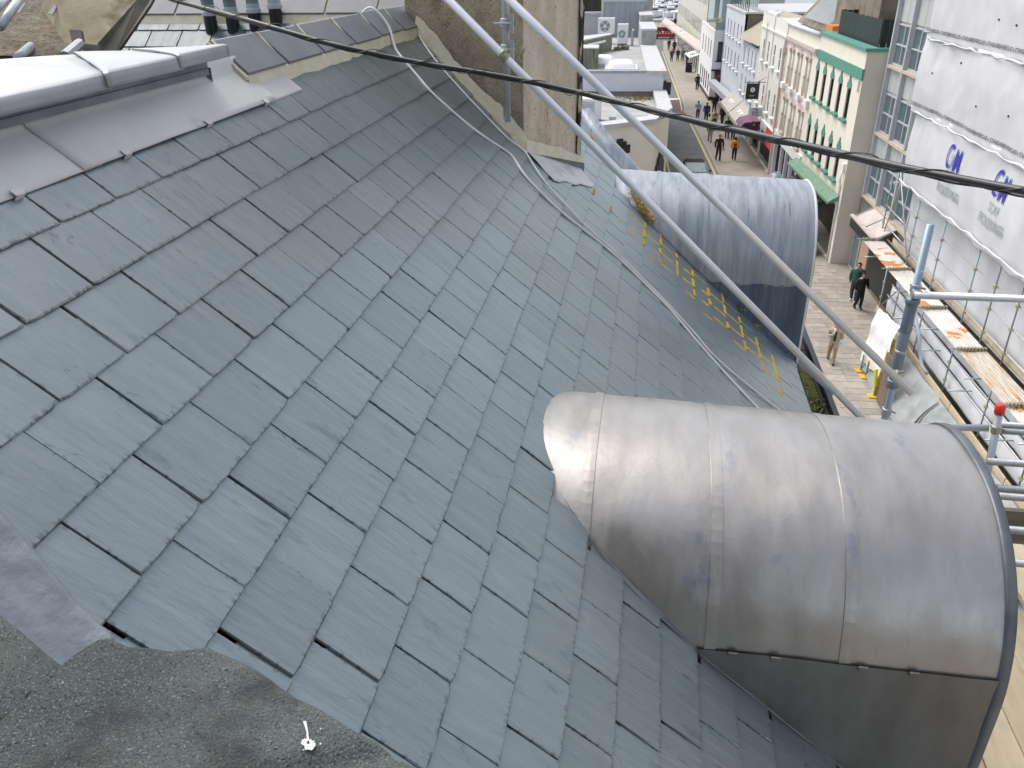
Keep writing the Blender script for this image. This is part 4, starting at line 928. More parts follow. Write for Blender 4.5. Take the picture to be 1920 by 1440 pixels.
for b0, b1 in ((34.95, 36.5), (33.3, 34.9)):
    g = G(ST); g.prism([(A1 - .1, b0, 3.5), (A1 - .1, b1, 3.5), (10.98, b1 + .35, 2.98), (10.98, b0 + .2, 2.98)], UP * .05); g.make('canopy_panel', m_tarp, cp)
for b_ in (36.55, 34.92, 33.25): g = G(ST); g.tube([(A1 - .1, b_, 3.58), (10.98, b_ + .3, 3.06)], .025, 6); g.make('canopy_rib', m_greyf, cp)
g = G(ST); g.box(10.86, 10.96, 33.5, 36.95, 2.62, 3.06); f = g.make('black_fascia', m_black, cp); g = G(ST); g.box(10.82, 10.98, 33.5, 37, 3.06, 3.14); g.make('fascia_cap', m_tarp, cp)
# ================================================================ SIGNS, AWNINGS ON THE STREET
def text_mesh(body_, size, fn, m, name, par, ext=0):
    cu = bpy.data.curves.new('t', 'FONT'); cu.body = body_; cu.size = size; cu.align_x = 'CENTER'; cu.align_y = 'CENTER'; cu.resolution_u = 3; cu.offset = ext
    o = bpy.data.objects.new('t', cu); COL.objects.link(o); bpy.context.view_layer.update()
    me = bpy.data.meshes.new_from_object(o.evaluated_get(bpy.context.evaluated_depsgraph_get())); bpy.data.objects.remove(o)
    g = G(); g.add([fn(v.co.x, v.co.y) for v in me.vertices], [tuple(p.vertices) for p in me.polygons])
    return g.make(name, m, par)
def facing(b, ac, zc): return lambda x, y: ST((ac + x, b, zc + y))
s1 = thing('hanging_sign', 'black hanging pub sign with a round white emblem on a bracket', 'sign', ST((10.2, 63, 4.7)))
g = G(ST); g.box(9.58, 10.5, 62.97, 63.03, 4.2, 5.28); g.make('board', m_black, s1, bevel=.01)
g = G(ST); g.tube([(9.5, 63, 5.36), (10.9, 63, 5.36)], .03, 6); g.tube([(10.9, 63, 5.7), (10.3, 63, 5.36)], .02, 6); g.tube([(9.7, 63, 5.36), (9.7, 63, 5.28)], .02, 6); g.tube([(10.4, 63, 5.36), (10.4, 63, 5.28)], .02, 6); g.make('bracket', m_black, s1)
g = G(ST); g.poly([(10.04 + .17 * math.cos(i * .3927), 62.96, 4.85 + .17 * math.sin(i * .3927)) for i in range(16)]); g.make('emblem', m_white, s1)
g = G(ST); g.poly([(10.04 + .09 * math.cos(i * .5236), 62.955, 4.85 + .09 * math.sin(i * .5236)) for i in range(12)]); g.poly([(9.85, 62.96, 4.45), (10.23, 62.96, 4.45), (10.23, 62.96, 4.41), (9.85, 62.96, 4.41)]); g.make('emblem_ring', m_greyf, s1)
s2 = thing('hanging_sign', 'white projecting sign lettered The Little Shop below the black sign', 'sign', ST((10.4, 62.8, 3.3)))
g = G(ST); g.box(9.9, 10.9, 62.77, 62.83, 3.0, 3.65); g.make('board', m_bluew, s2, bevel=.01)
for t_, z in (('The', 3.52), ('Little', 3.33), ('Shop', 3.13)): text_mesh(t_, .24, facing(62.75, 10.38, z), m_printk, 'lettering', s2, .004)
m_awn = mat('awning_canvas', (.4, .37, .32), (.48, .45, .4), .8)
aw = thing('shop_awning', 'cream two panel shop awning leaning out over the pavement', 'awning', ST((9.6, 67, 2.8)))
for b0, b1 in ((61.2, 66.0), (66.25, 71.6)):
    g = G(ST); g.prism([(10.25, b0 + 2.6, 3.15), (10.25, b1 + 2.6, 3.15), (8.9, b1 - .2, 2.72), (8.9, b0 - .2, 2.72)], UP * .05); g.make('awning_panel', m_awn, aw)
    g = G(ST); g.quad((8.9, b0 - .2, 2.72), (8.9, b1 - .2, 2.72), (8.9, b1 - .2, 2.5), (8.9, b0 - .2, 2.5)); g.make('valance', m_awn, aw)
    for q in (-.5, .5): g = G(ST); c = (b0 + b1) / 2 + 1.2; g.poly([(9.75, c + q - .4, 3.05), (9.75, c + q + .4, 3.05), (9.35, c + q, 2.93)]); g.make('pale_print', m_snow, aw)
dm = thing('dome_awning', 'faceted plum purple shop awning with a patterned dark end', 'awning', ST((9.5, 60, 2.9)))
m_plum = mat('plum_cloth', (.15, .065, .12), (.2, .095, .16), .8); m_plumd = mat('plum_print', (.035, .012, .04), (.05, .02, .05), .8, scale=6, spots=[((.4, .42, .45), 3.2, .6, .03)])
pr_ = [(10.3, 2.4), (8.85, 2.4), (8.92, 2.75), (9.2, 3.1), (9.75, 3.22), (10.3, 3.22)]
g = G(ST); g.add([(a, 62.2, z) for a, z in pr_] + [(a, 59.6, z) for a, z in pr_], [(i, i + 1, 7 + i, 6 + i) for i in range(1, 5)]); g.make('awning_cloth', m_plum, dm)
g = G(ST); g.poly([(a, 59.6, z) for a, z in pr_]); g.make('patterned_end', m_plumd, dm)
sb = thing('pavement_sign', 'dark purple pavement board standing in front of the colonnade', 'sign', ST((9.6, 113, 0)))
g = G(ST); g.prism([(9.25, 113, .09), (10.05, 113, .09), (10.05, 113.3, 1.25), (9.25, 113.3, 1.25)], SDR * .05); g.make('board', m_plumd, sb); g = G(ST); g.prism([(9.25, 113.7, .09), (10.05, 113.7, .09), (10.05, 113.4, 1.25), (9.25, 113.4, 1.25)], SDR * .05); g.make('back_leg', m_black, sb)
cr = thing('plant_crate', 'orange wooden crate of green plants at the foot of the cream shop corner', 'crate', ST((10.3, 40.5, 0)))
g = G(ST)
for z in (.1, .3, .5): g.box(9.75, 10.5, 40.2, 41.2, z, z + .16)
g.box(9.8, 10.45, 40.25, 41.15, .1, .6); g.make('crate_side', mat('orange_wood', (.38, .17, .04), (.5, .25, .08), .7), cr)
tuft('crate_plants', lambda r: ST((r.gauss(10.1, .16), r.gauss(40.7, .22), .65)), 200, .25, [m_grn, mat('lime_leaf', (.25, .4, .03), (.4, .5, .08), .7)], cr, 51, .3, .03)

# ================================================================ LEFT SIDE OF THE STREET
lc = thing('corner_house', 'low cream rendered corner house with black stepped window heads and a flat roof', 'building', ST((0, 47, 0)))
P_ = [fr(onz(x, y, 6.5)) for x, y in ((1060, 248), (1115, 241), (1228, 222), (1256, 201), (1248, 176))]
P_[3] = (3.0, 44.59, 6.5); P_[4] = (3.0, 50.88, 6.5); P_[0] = (-3.4, 37.4, 6.5); Q = P_ + [(-6, 50.88, 6.5), (-6, 38, 6.5)]
WA, WB, WC = V(P_[1]), V(P_[2]), V(P_[3])
def wallT(a, b):
    d = (b - a); L = d.length; d.normalize(); nrm = V((d.y, -d.x, 0))
    return (lambda p: ST(a + d * p[1] - nrm * p[0] + UP * (p[2] - a.z))), L
T8, L8 = wallT(V(P_[0]), WB); T9, L9 = wallT(WB, WC); T10, L10 = wallT(WC, V(P_[4]))
def wl_u(px, py):     # along the first wall
    d = (WB - V(P_[0])); d.normalize(); nrm = V((d.y, -d.x, 0)); P0 = ST(V(P_[0])); N3 = SN * nrm.x + SDR * nrm.y
    q = onpl(px, py, P0, N3); return (q - P0).dot(SN * d.x + SDR * d.y), q.z
u0, z0 = wl_u(1141, 268); u1, z1 = wl_u(1178, 270); _, zb = wl_u(1160, 289)
uL = u0 + .1; zt = z0 - .55
facade('front_wall', lc, T8, 0, L8, 0, 6.32, [(u0 + .12, u1 - .1, 1.5, zb)], m_cream, 0, .18)
f = window(lc, T8, 0, (u0 + .12, u1 - .1, 1.5, zb), m_white, m_curt, 2, 2, .07, .08)
def stepped(par, T, ua, ub, zb, hgt):
    c = (ua + ub) / 2; w_ = (ub - ua) / 2; st = [(-1, 0), (1, 0), (1, .55), (.62, .55), (.62, .8), (.25, .8), (.25, 1), (-.25, 1), (-.25, .8), (-.62, .8), (-.62, .55), (-1, .55)]
    g = G(T); g.prism([(-.06, c + x * w_, zb + z * hgt) for x, z in st], T((.07, 0, 0)) - T((0, 0, 0))); g.make('stepped_head', m_black, par)
stepped(f, T8, u0, u1, zb + .02, z0 - zb + .12)
facade('chamfer_wall', lc, T9, 0, L9, 0, 6.32, [(.85, 2.2, 1.4, 3.35)], m_cream, 0, .18)
f = window(lc, T9, 0, (.85, 2.2, 1.4, 3.35), m_white, m_curt, 2, 2, .07, .08); stepped(f, T9, .7, 2.35, 3.37, 1.25)
facade('street_wall', lc, T10, 0, L10, 0, 6.32, [], m_cream, 0, .18)
g = G(ST); off = [(-6.2, 37.6), (-3.4, 37.25), (P_[2][0] + .05, P_[2][1] - .15), (3.12, 44.5), (3.12, 50.86), (2.35, 50.86), (2.35, 44.9), (P_[2][0] - .3, 41.95), (-3.4, 38.1), (-6.2, 38.4)]
g.slab(off, 6.3, 6.5); g.make('roof_coping', m_concl, lc)
g = G(ST); g.slab([(-6, 38.2), (P_[2][0] - .3, 41.8), (2.4, 45), (2.4, 50.85), (-6, 50.85)], 6.0, 6.12); g.make('flat_roof', m_flat, lc)
g = G(ST); g.slab([(-6, 37.8), (-3.4, 37.6), (P_[2][0] - .1, P_[2][1] + .3), (2.8, 44.8), (2.8, 50.8), (-6, 50.8)], 0, 5.98); g.make('core', m_cream, lc)
tuft('roof_moss', lambda r: ST((r.gauss(1.6, .5), r.gauss(49.8, .5), 6.14)), 260, .16, [m_moss, m_grn], lc, 61, .6, .03)
def ac_unit(name, label, a0, a1, b0, b1, z0, z1, fan='b', grille=False):
    t = thing(name, label, 'air conditioner', ST(((a0 + a1) / 2, b0, z0)), 'air conditioner units on the flat roofs')
    g = G(ST); g.box(a0, a1, b0, b1, z0, z1); g.make('casing', m_white, t, bevel=.02)
    g = G(ST); c = a0 + (a1 - a0) * .42; zc = (z0 + z1) / 2; r = min(a1 - a0, z1 - z0) * .36
    if grille:
        for i in range(9): g.box(a0 + .08, a1 - .35, b0 - .03, b0 - .004, z0 + .1 + i * (z1 - z0 - .2) / 9, z0 + .1 + (i + .6) * (z1 - z0 - .2) / 9)
        g.make('grille', m_greyf, t)
    else:
        g.poly([(c + r * math.cos(i * .314), b0 - .006, zc + r * math.sin(i * .314)) for i in range(20)]); g.make('fan_opening', m_greyf, t)
        g = G(ST)
        for k in range(5):
            an = k * 1.2566; g.prism([(c, b0 - .012, zc), (c + r * .9 * math.cos(an), b0 - .03, zc + r * .9 * math.sin(an)), (c + r * .9 * math.cos(an + .7), b0 - .012, zc + r * .9 * math.sin(an + .7))], SDR * .008)
        g.make('fan', m_steel, t)
        g = G(ST); g.poly([(c + r * .3 * math.cos(i * .628), b0 - .04, zc + r * .3 * math.sin(i * .628)) for i in range(10)]); g.make('hub', m_white, t)
    g = G(ST); g.box(a0 + .05, a1 - .05, b0 + .03, b0 + .1, z0 - .12, z0); g.box(a0 + .05, a1 - .05, b1 - .1, b1 - .03, z0 - .12, z0); g.make('foot_rail', m_black, t)
    return t
q = fr(onz(1094, 212, 6.24)); ac_unit('ac_unit', 'white unit with a grey grille just past the chimney on the cream house roof', -1.75, -.55, 42.2, 43.2, 6.26, 7.25, grille=True)
g = G(ST); g.tube([(-1.4, 41.5, 6.2), (.1, 41.7, 6.2)], .07, 6); g.tube([(-.2, 41.4, 6.2), (.1, 42.2, 6.2)], .07, 6); g.box(-.15, .2, 41.9, 42.3, 6.12, 6.45); tag(g.make('roof_bracket', m_galv), 'galvanised bracket and black block beside the grilled unit', 'bracket')
# white fascia box beyond it with skylights
wb = thing('flat_roof_block', 'long low block with a bluish white fascia and a pale stepped parapet', 'building', ST((0, 60, 0)))
g = G(ST); g.box(-8, 2.9, 50.9, 51.0, 6.4, 7.42); g.make('white_fascia', m_bluew, wb)
g = G(ST); g.box(-8, 1.95, 50.86, 51.25, 7.42, 7.56); g.make('fascia_cap', mat('grey_cap', (.3, .33, .35), (.38, .41, .43), .5), wb)
g = G(ST); g.box(-8, 2.6, 51.2, 74, 0, 7.1); g.make('core', m_conc, wb)
g = G(ST); g.box(-8, 2.3, 51.2, 78, 7.08, 7.16); g.make('flat_roof', m_flat, wb)
g = G(ST); g.box(2.0, 3.0, 51.0, 66.6, 7.1, 7.35); g.box(1.92, 3.08, 50.8, 66.6, 7.35, 7.56); g.make('parapet_wall', m_concl, wb)
g = G(ST); g.box(1.95, 3.05, 66.6, 74.3, 6, 8.55); g.make('parapet_step', m_conc, wb); g = G(ST); g.box(1.9, 3.1, 66.55, 74.3, 8.55, 8.68); g.make('parapet_step_cap', m_concl, wb)
g = G(ST); g.box(2.0, 3.05, 74.3, 80, 6, 9.1); g.make('parapet_step', m_conc, wb); g = G(ST); g.box(1.95, 3.1, 74.28, 80, 9.1, 9.2); g.make('parapet_step_cap', m_concl, wb)
g = G(ST); g.box(2.1, 3.2, 80, 90, 6, 10.15); g.make('parapet_step', m_conc, wb); g = G(ST); g.box(2.05, 3.25, 79.97, 90, 10.15, 10.3); g.make('parapet_step_cap', m_concl, wb)
g = G(ST); g.box(-1.15, 2.4, 79, 79.3, 7, 10.0); g.make('blue_wall', mat('blue_grey_wall', (.27, .31, .36), (.35, .39, .44), .7, scale=1.2, stretch=(3, 1, .4), spots=[((.12, .13, .14), .9, .62, .2, (1, 1, .4))]), wb)
g = G(ST); g.box(-1.35, 2.6, 78.9, 79.4, 10.0, 10.22); g.box(-1.35, -1.15, 78.9, 79.4, 7.2, 10.0); g.make('blue_wall_cap', m_concl, wb)
g = G(ST); g.box(-4, -1.2, 80.5, 80.8, 7, 8.9); g.make('blue_wall', m_greyf, wb); g = G(ST); g.box(-4, -1.2, 80.3, 81, 8.9, 9.1); g.make('blue_wall_cap', m_concl, wb)
g = G(ST); g.box(-9, 2.0, 91, 93, 0, 14.5); g.make('dark_back_wall', mat('dark_wall', (.03, .028, .026), (.07, .06, .055), .8, scale=.5, stretch=(3, 1, .2)), wb)
# mossy upstand walls on the flat roof
g = G(ST); g.prism([(-2.4, 61.5, 7.1), (-.25, 66.8, 7.1), (-.55, 67.1, 7.1), (-2.8, 61.8, 7.1)], UP * 1.15); g.make('mossy_upstand', m_concg, wb)
g = G(ST); g.prism([(-2.4, 61.45, 8.25), (-.2, 66.8, 8.25), (-.6, 67.2, 8.25), (-5, 62.5, 8.25)], UP * .08); g.make('upstand_cap', m_concl, wb)
g = G(ST); g.box(-3, -1.05, 55.3, 57.2, 7.1, 8.35); g.make('mossy_upstand', m_concg, wb); g = G(ST); g.box(-3, -1.03, 55.2, 57.3, 8.35, 8.42); g.make('upstand_cap', m_concl, wb)
g = G(ST); g.tube([(-1.95, 62.0, 7.95), (-.75, 65.2, 7.95)], .09, 6); tag(g.make('strip_light', m_snow), 'cream strip light fixed along the mossy roof upstand', 'light fitting')
for i, (a, b, w_, l_, lb_) in enumerate(((.45, 55.1, .9, 1.3, 'white domed skylight nearest the fascia edge of the flat roof'), (-.75, 57.9, .75, 1.3, 'white domed skylight behind the nearer dome beside the mossy block'))):
    t = thing('skylight', lb_, 'skylight', ST((a, b, 7.15)), 'domed skylights on the flat roof')
    g = G(ST); g.box(a - w_ - .12, a + w_ + .12, b - l_, b + l_, 7.14, 7.32); g.make('kerb_frame', m_white, t)
    g = G(ST); g.grid(lambda u, v: (a + w_ * (2 * u - 1), b + (l_ - .1) * (2 * v - 1), 7.3 + .42 * (1 - (2 * u - 1) ** 4) ** .6 * (1 - (2 * v - 1) ** 4) ** .6), 16, 12); g.make('dome', m_snow, t, smooth=True)
ac_unit('ac_unit', 'white unit with its fan facing us at the blue wall on the flat roof', -1.45, -.1, 72, 72.8, 7.9, 9.1)
ac_unit('ac_unit', 'white unit right of the other one beside a bent steel vent', .15, 1.0, 70.5, 71.2, 7.3, 8.75)
g = G(ST); g.tube(smooth_path([ST((1.3, 70.5, 7.1)), ST((1.3, 70.5, 8.0)), ST((1.33, 70.3, 8.25)), ST((1.36, 69.9, 8.2))]), .09, 8) if False else None
vg = G(); vg.tube(smooth_path([ST((1.35, 70.5, 7.1)), ST((1.35, 70.5, 8.0)), ST((1.38, 70.4, 8.3)), ST((1.4, 70.0, 8.28))]), .1, 8); tag(vg.make('vent_pipe', m_galv, smooth=True), 'bent galvanised vent pipe standing on the flat roof near the parapet', 'vent pipe')
g = G(ST); g.blob((.75, 67.3, 7.3), .35, .3, .22, jit=.2); g.box(-.1, .5, 66.6, 67, 7.16, 7.4); g.tube([(-.2, 66.2, 7.2), (.5, 67.2, 7.6)], .06, 6); tag(g.make('roof_clutter', m_brown), 'brown bag and duct scraps heaped on the flat roof', 'clutter')
g = G(ST); g.box(2.98, 3.12, 50.95, 51.4, 4.2, 7.0) ; g.tube([(3.2, 51.2, 6.7), (3.2, 51.2, 2.0)], .1, 8); g.box(2.95, 3.4, 51, 51.4, 6.2, 6.9); tag(g.make('rain_hopper', m_pvc), 'dark rainwater hopper and pipe on the white fascia corner', 'downpipe')

# ================================================================ BACK ROOFS BEHIND OUR RIDGE
TB = math.radians(38)
BN = V((0, -math.sin(TB), math.cos(TB))); BR = V((0, 7.5, 13.17)); BU = V((0, math.cos(TB), math.sin(TB)))
BT = lambda p: BR + V((1, 0, 0)) * p[0] - BU * p[1] + BN * p[2]      # along, down, out
br = thing('back_roof', 'bluish slate roof with cream bedded ridge tiles behind the lead capped ridge', 'roof', BT((-3.6, 1, 0)))
g = G(BT); g.box(-8, -1.4, .05, 2.2, -.08, -.01); bd = g.make('roof_deck', m_deck, br)
SMB = [SM[i].copy() for i in range(6)]
for q in SMB: q.materials[0] = m_slateb
BK = Matrix((-BU, V((1, 0, 0)), BN)).transposed().to_4x4()
for r_ in range(9):
    s1 = .34 + r_ * .2; x = -5.35 + (.15 if r_ % 2 else 0)
    while x < -1.6:
        mw = Matrix.Translation(BT((x, s1, 0))) @ BK @ Matrix.Diagonal((1.1, 1.18, 1, 1))
        p_ = proj(mw.translation)
        if -60 < p_[0] < 860 and -40 < p_[1] < 130:
            o = bpy.data.objects.new('slate', SMB[random.randrange(6)]); COL.objects.link(o); o.parent = bd; o.matrix_local = Matrix.Translation(-WL[bd.name]) @ mw; WL[o.name] = mw.translation
        x += .298
for i in range(8):
    x0 = -5.2 + i * .47
    g = G(BT); g.prism([(x0 + .01, .19, .05), (x0 + .46, .19, .05), (x0 + .46, .0, .055), (x0 + .01, .0, .055)], BN * .014); g.make('ridge_tile', m_ridge, br, bevel=.003)
g = G(BT); g.prism([(-8, .26, .02), (-1.4, .26, .02), (-1.4, .17, .055), (-8, .17, .055)], BN * -.02); g.prism([(-8, .17, .045), (-1.4, .17, .045), (-1.4, 0, .05), (-8, 0, .05)], BN * .004); g.make('mortar_bed', m_mortar, br)
for i, (px, py, tx, ty) in enumerate(((400, 71, 373, -8), (441, 72, 415, -10), (482, 66, 462, -12), (521, 58, 513, -14))):
    dd = 7.15 - i * .02
    base = CAM + ray(px, py) * dd; 
    tops = V((base.x, base.y, base.z + .36)); base = base - UP * .12
    t = thing('soil_pipe', ('first', 'second', 'third', 'fourth')[i] + ' black vent pipe with a grey collar counted from the left behind the ridge', 'vent pipe', base, 'four black vent pipes')
    g = G(); g.tube([base, base + UP * .30], .055, 14); g.make('pipe', m_pvc, t, smooth=False)
    g = G(); g.tube([base + UP * .30, base + UP * .33, base + UP * .34, base + UP * .375], [.066, .064, .058, .056], 14); g.make('collar', m_pipe, t, smooth=False)
    g = G(); g.tube([base + UP * .375, base + UP * .46], .054, 14); g.make('upper_pipe', m_pipe2 if i < 3 else m_pipe, t)
    g = G(); g.tube([base + UP * .44, base + UP * .52], .072, 14); g.make('cap', m_pipe, t)
g = G(); A_ = [CAM + ray(x, y) * 7.1 for x, y in ((390, 62), (540, 52), (560, 90), (362, 95))]; g.poly([p - UP * .03 for p in A_]); g.make('lead_slate', m_leadw, br)
# rendered stack with lead flashing at the far left
bs = thing('rear_chimney', 'low ochre rendered chimney with dark lead step flashing at the upper left', 'chimney', CAM + ray(190, 90) * 5.6)
f_ = lambda x, y, d=5.6: CAM + ray(x, y) * d
g = G(); a, b, c, d = f_(128, 112), f_(206, 112), f_(276, -40, 5.9), f_(97, -40, 5.9)
g.add([a, b, c, d] + [p + CF * .6 - CR * .45 for p in (a, b, c, d)], [(0, 1, 2, 3), (0, 4, 5, 1), (1, 5, 6, 2), (2, 6, 7, 3), (3, 7, 4, 0)]); g.make('render_face', m_brend, bs)
g = G(); pl = [f_(188, 84, 5.57), f_(262, 2, 5.8), f_(280, -40, 5.9), f_(312, -40, 5.95), f_(285, 12, 5.8), f_(216, 112, 5.6), f_(186, 112, 5.57)]; g.prism(pl, -CF * .03); g.make('step_flashing', m_leado, bs)
g = G(); g.prism([f_(134, 59, 5.52), f_(156, 60, 5.52), f_(160, 82, 5.5), f_(140, 84, 5.5)], -CF * .03); g.prism([f_(160, 84, 5.5), f_(190, 87, 5.5), f_(190, 100, 5.5), f_(158, 100, 5.5)], -CF * .02); g.make('lead_tab', m_leado, bs)
g = G(); g.tube([f_(150, 82, 5.45), f_(122, 106, 5.2)], .035, 8); tag(g.make('lead_bar', m_galv), 'grey bar slanting from the rear chimney to the capping', 'bar')
ov = thing('mossy_roof', 'old mossy brown roof speckled with orange lichen at the top left corner', 'roof', f_(50, 60, 6))
g = G(); g.add([f_(-80, 108, 5.2), f_(125, 108, 5.4), f_(125, -50, 7.4), f_(-80, -50, 7.2)], [(0, 1, 2, 3)]); g.make('roof_slope', m_old, ov)
g = G(); a, b = f_(-80, 103, 5.0), f_(100, 106, 5.1); g.prism([a, b, b - UP * .2, a - UP * .2], CF * .05); g.make('dark_gutter', m_black, ov)
for i, (p0, p1, r) in enumerate((((0, 50), (50, -20), .028), ((-20, 25), (24, -14), .028), ((34, 108), (59, 87), .03))):
    g = G(); g.tube([f_(*p0, 4.9), f_(*p1, 5.6)], r, 10); tag(g.make('scaffold_tube', m_galv, smooth=True), ('long galvanised tube crossing the top left corner', 'second tube at the very edge of the top left corner', 'short tube stub poking up behind the lead capping')[i], 'scaffold tube')
for i, q in enumerate((((28, 22), (45, 5), (47, 7), (36, 24)), ((90, 25), (102, 8), (105, 14), (98, 27)))):
    g = G(); g.prism([f_(*p, 5.8) for p in q], CF * .02); tag(g.make('roof_clip', m_white), ('white strip nearer the corner on the mossy roof', 'white strip next to the rear chimney on the mossy roof')[i], 'strip')
# ================================================================ WRAPPED SCAFFOLD ACROSS THE STREET
sc = thing('wrapped_scaffold', 'street scaffold wrapped in white printed sheeting above rusty tin fans', 'scaffold', ST((11, 25, 0)))
def sh_a(b, z, sd, amp=1):
    return (.10 * noise.noise((b * .35, z * .5, sd)) + .05 * noise.noise((b * 1.3, z * .45, sd + 3)) + .016 * noise.noise((b * 4, z * 2.2, sd + 9)) + .045 * abs(noise.noise((b * 1.1 + z * .9, z * .4 - b * .2, sd + 5)))) * amp
def sheet(a, b0, b1, z0, z1, sd, m=m_sheet, nb=90, nz=36, belly=.12, hem=.05, name='sheeting', amp=1):
    def S(b, z):
        v = (z - z0) / (z1 - z0)
        return a - belly * math.sin(math.pi * min(1, max(0, v))) * .6 + sh_a(b, z, sd, amp)
    g = G(ST)
    def fn(u, v):
        b = b0 + (b1 - b0) * u; z = z0 + (z1 - z0) * v
        z -= hem * abs(noise.noise((b * .9, sd, 1))) * (1 - v) * 2 + hem * .6 * abs(math.sin(b * 1.2 + sd)) * (1 - v)
        return (S(b, z), b, z)
    g.grid(fn, nb, nz); o = g.make(name, m, sc, smooth=True, org=ST((a, (b0 + b1) / 2, z0)))
    o.modifiers.new('t', 'SOLIDIFY').thickness = .01
    return o, S
shA, SA = sheet(11.12, 10, 32.5, 10.75, 15, 1)
shB, SB = sheet(11.16, 10, 32.9, 8.25, 10.85, 2)
shC, SC3 = sheet(11.2, 10, 32.5, 5.65, 8.45, 3, hem=.12)
shD, SD4 = sheet(11.62, 10, 32.3, 3.1, 5.95, 4, m_sheet, belly=-.05)
for (zz, S_) in ((10.66, None), (8.2, None), (5.68, None)):
    g = G(ST)
    g.tube([(11.04 + .03 * math.sin(i * 1.7), 10 + i * .5, zz + .12 + .03 * math.sin(i * 2.3 + zz)) for i in range(46)], [.03 + .014 * math.sin(i * 1.9) for i in range(46)], 7); g.make('rolled_hem', m_sheet, sc, smooth=True)
g = G(ST); g.grid(lambda u, v: (11.2 + .6 * u + .05 * math.sin(v * 12), 32.5 + .55 * u + .12 * math.sin(v * 7 + 1), 5.7 + 9 * v), 6, 40); g.make('sheeting_return', m_sheet, sc, smooth=True)
def onsheet(S, b, z, off=.05, xs=1): return lambda x, y: ST((S(b - x * xs, z + y) - off, b - x * xs, z + y))
for (b_, pr) in ((28.02, shC), (24.42, shC)):
    text_mesh('C', 1.08, onsheet(SC3, b_ + .33, 7.52, .05, .55), m_printb, 'lettering', pr, .008); text_mesh('M', 1.0, onsheet(SC3, b_ - .28, 7.47, .05, .62), m_printb, 'lettering', pr, .014)
    text_mesh('&', .55, onsheet(SC3, b_ + .06, 7.46, .07, .55), m_print, 'lettering', pr, .015)
    text_mesh('SCAF', .36, onsheet(SC3, b_ - .02, 6.88), m_print, 'lettering', pr, .004); text_mesh('FOLDING', .42, onsheet(SC3, b_ - .05, 6.44), m_print, 'lettering', pr, .006)
for i in range(6):
    text_mesh('POWERCLAD x STANDARD', .165, onsheet(SB, 31.8 - i * 1.95, 8.56, .045), m_printk, 'lettering', shB, .004)
    text_mesh('POWERCLAD x STANDARD', .165, onsheet(SA, 31.6 - i * 1.95, 11.04, .045), m_printk, 'lettering', shA, .004)
rnd = random.Random(8)
for (S_, z0, z1, par) in ((SA, 11.3, 13, shA), (SB, 8.9, 10.6, shB)):
    for i in range(5):
        b_, z_ = 31.5 - i * 2.0 + rnd.uniform(-.4, .4), rnd.uniform(z0, z1); c = ST((S_(b_, z_) - .02, b_, z_)); g = G(); g.blob(c, .035, .035, .035, 6, 4); g.make('eyelet_tie', m_black, par)
def stube(p0, p1, m=m_steel, r=.0242, par=None, name='scaffold_tube'):
    g = G(ST); g.tube([p0, p1], r, 8); return g.make(name, m, par or sc, smooth=True)
def coupler(p, par=None, r=.05):
    g = G(ST); a, b, z = p; g.box(a - .05, a + .03, b - .045, b + .045, z - .045, z + .045); g.box(a - .04, a - .02, b - .1, b + .1, z - .014, z + .014); return g.make('coupler', m_coup, par or sc, bevel=.008)
for b_ in (30.53, 27.87, 24.95, 23.45, 21.95, 20.3, 18.6):
    stube((11.3, b_, 2.9), (11.3, b_, 5.62), m_steel if b_ < 24 else m_gblue)
    for z_ in (3.42, 4.15, 4.85): coupler((11.3, b_, z_))
for z_ in (3.42, 4.15, 4.85): stube((11.36, 12, z_), (11.36, 32.3, z_), m_galv)
for b_, z_ in ((32.35, 11.0), (32.6, 8.55), (32.3, 5.7), (30.3, 10.75)): stube((10.8, b_, z_), (11.9, b_ + .1, z_), m_galv)
stube((11.35, 33.9, 2.9), (11.55, 33.4, 6.0), m_coup); stube((11.2, 33.0, 6.1), (11.35, 30.6, 3.1), m_galv); stube((11.4, 34.2, 2.6), (11.4, 34.2, 5.0), m_steel)
for z_ in (3.6, 4.3): coupler((11.4, 34.2, z_)); stube((11.4, 34.3, z_), (11.4, 31.4, z_ - .1), m_galv)
# tin fans on top of the lower scaffold
def tin(b0, b1, m, dz=0, a0=10.5, a1=11.33):
    g = G(ST); n = 64
    g.grid(lambda u, v: (a0 + (a1 - a0) * u, b0 + (b1 - b0) * v, 3.0 + dz + .012 * math.sin(u * 62) + .03 * u + .008 * noise.noise((u * 3, v * 4, b0))), n, 10)
    o = g.make('tin_sheet', m, sc, smooth=True); o.modifiers.new('t', 'SOLIDIFY').thickness = .004; return o
TIN = ((30.05, 33.5, m_tin), (26.3, 29.9, m_tin), (23.05, 26.15, m_tin), (19.65, 22.9, m_tinr), (16.2, 19.5, m_tin), (13, 16.1, m_tin))
for b0, b1, mm in TIN:
    tin(b0, b1, mm); stube((10.25, b1 + .06, 3.06), (11.45, b1 + .06, 3.09), m_steel)
    g = G(ST)
    for q in range(9): g.box(10.5 + q * .095, 10.54 + q * .095, b1 + .0, b1 + .12, 3.0, 3.12)
    g.make('clip_row', m_coup, sc, kind='stuff')
    stube((10.1, b0 + 1.6, 2.93), (10.6, b0 + 1.6, 2.95), m_galv)
stube((11.4, 12, 3.12), (11.4, 33.6, 3.12), m_steel, .03)
for i in range(6):
    g = G(ST); b0 = 32.9 - i * 3.3; g.box(11.46, 11.5, b0 - 3.28, b0, 3.05, 3.34); g.make('toe_board', m_timb, sc)
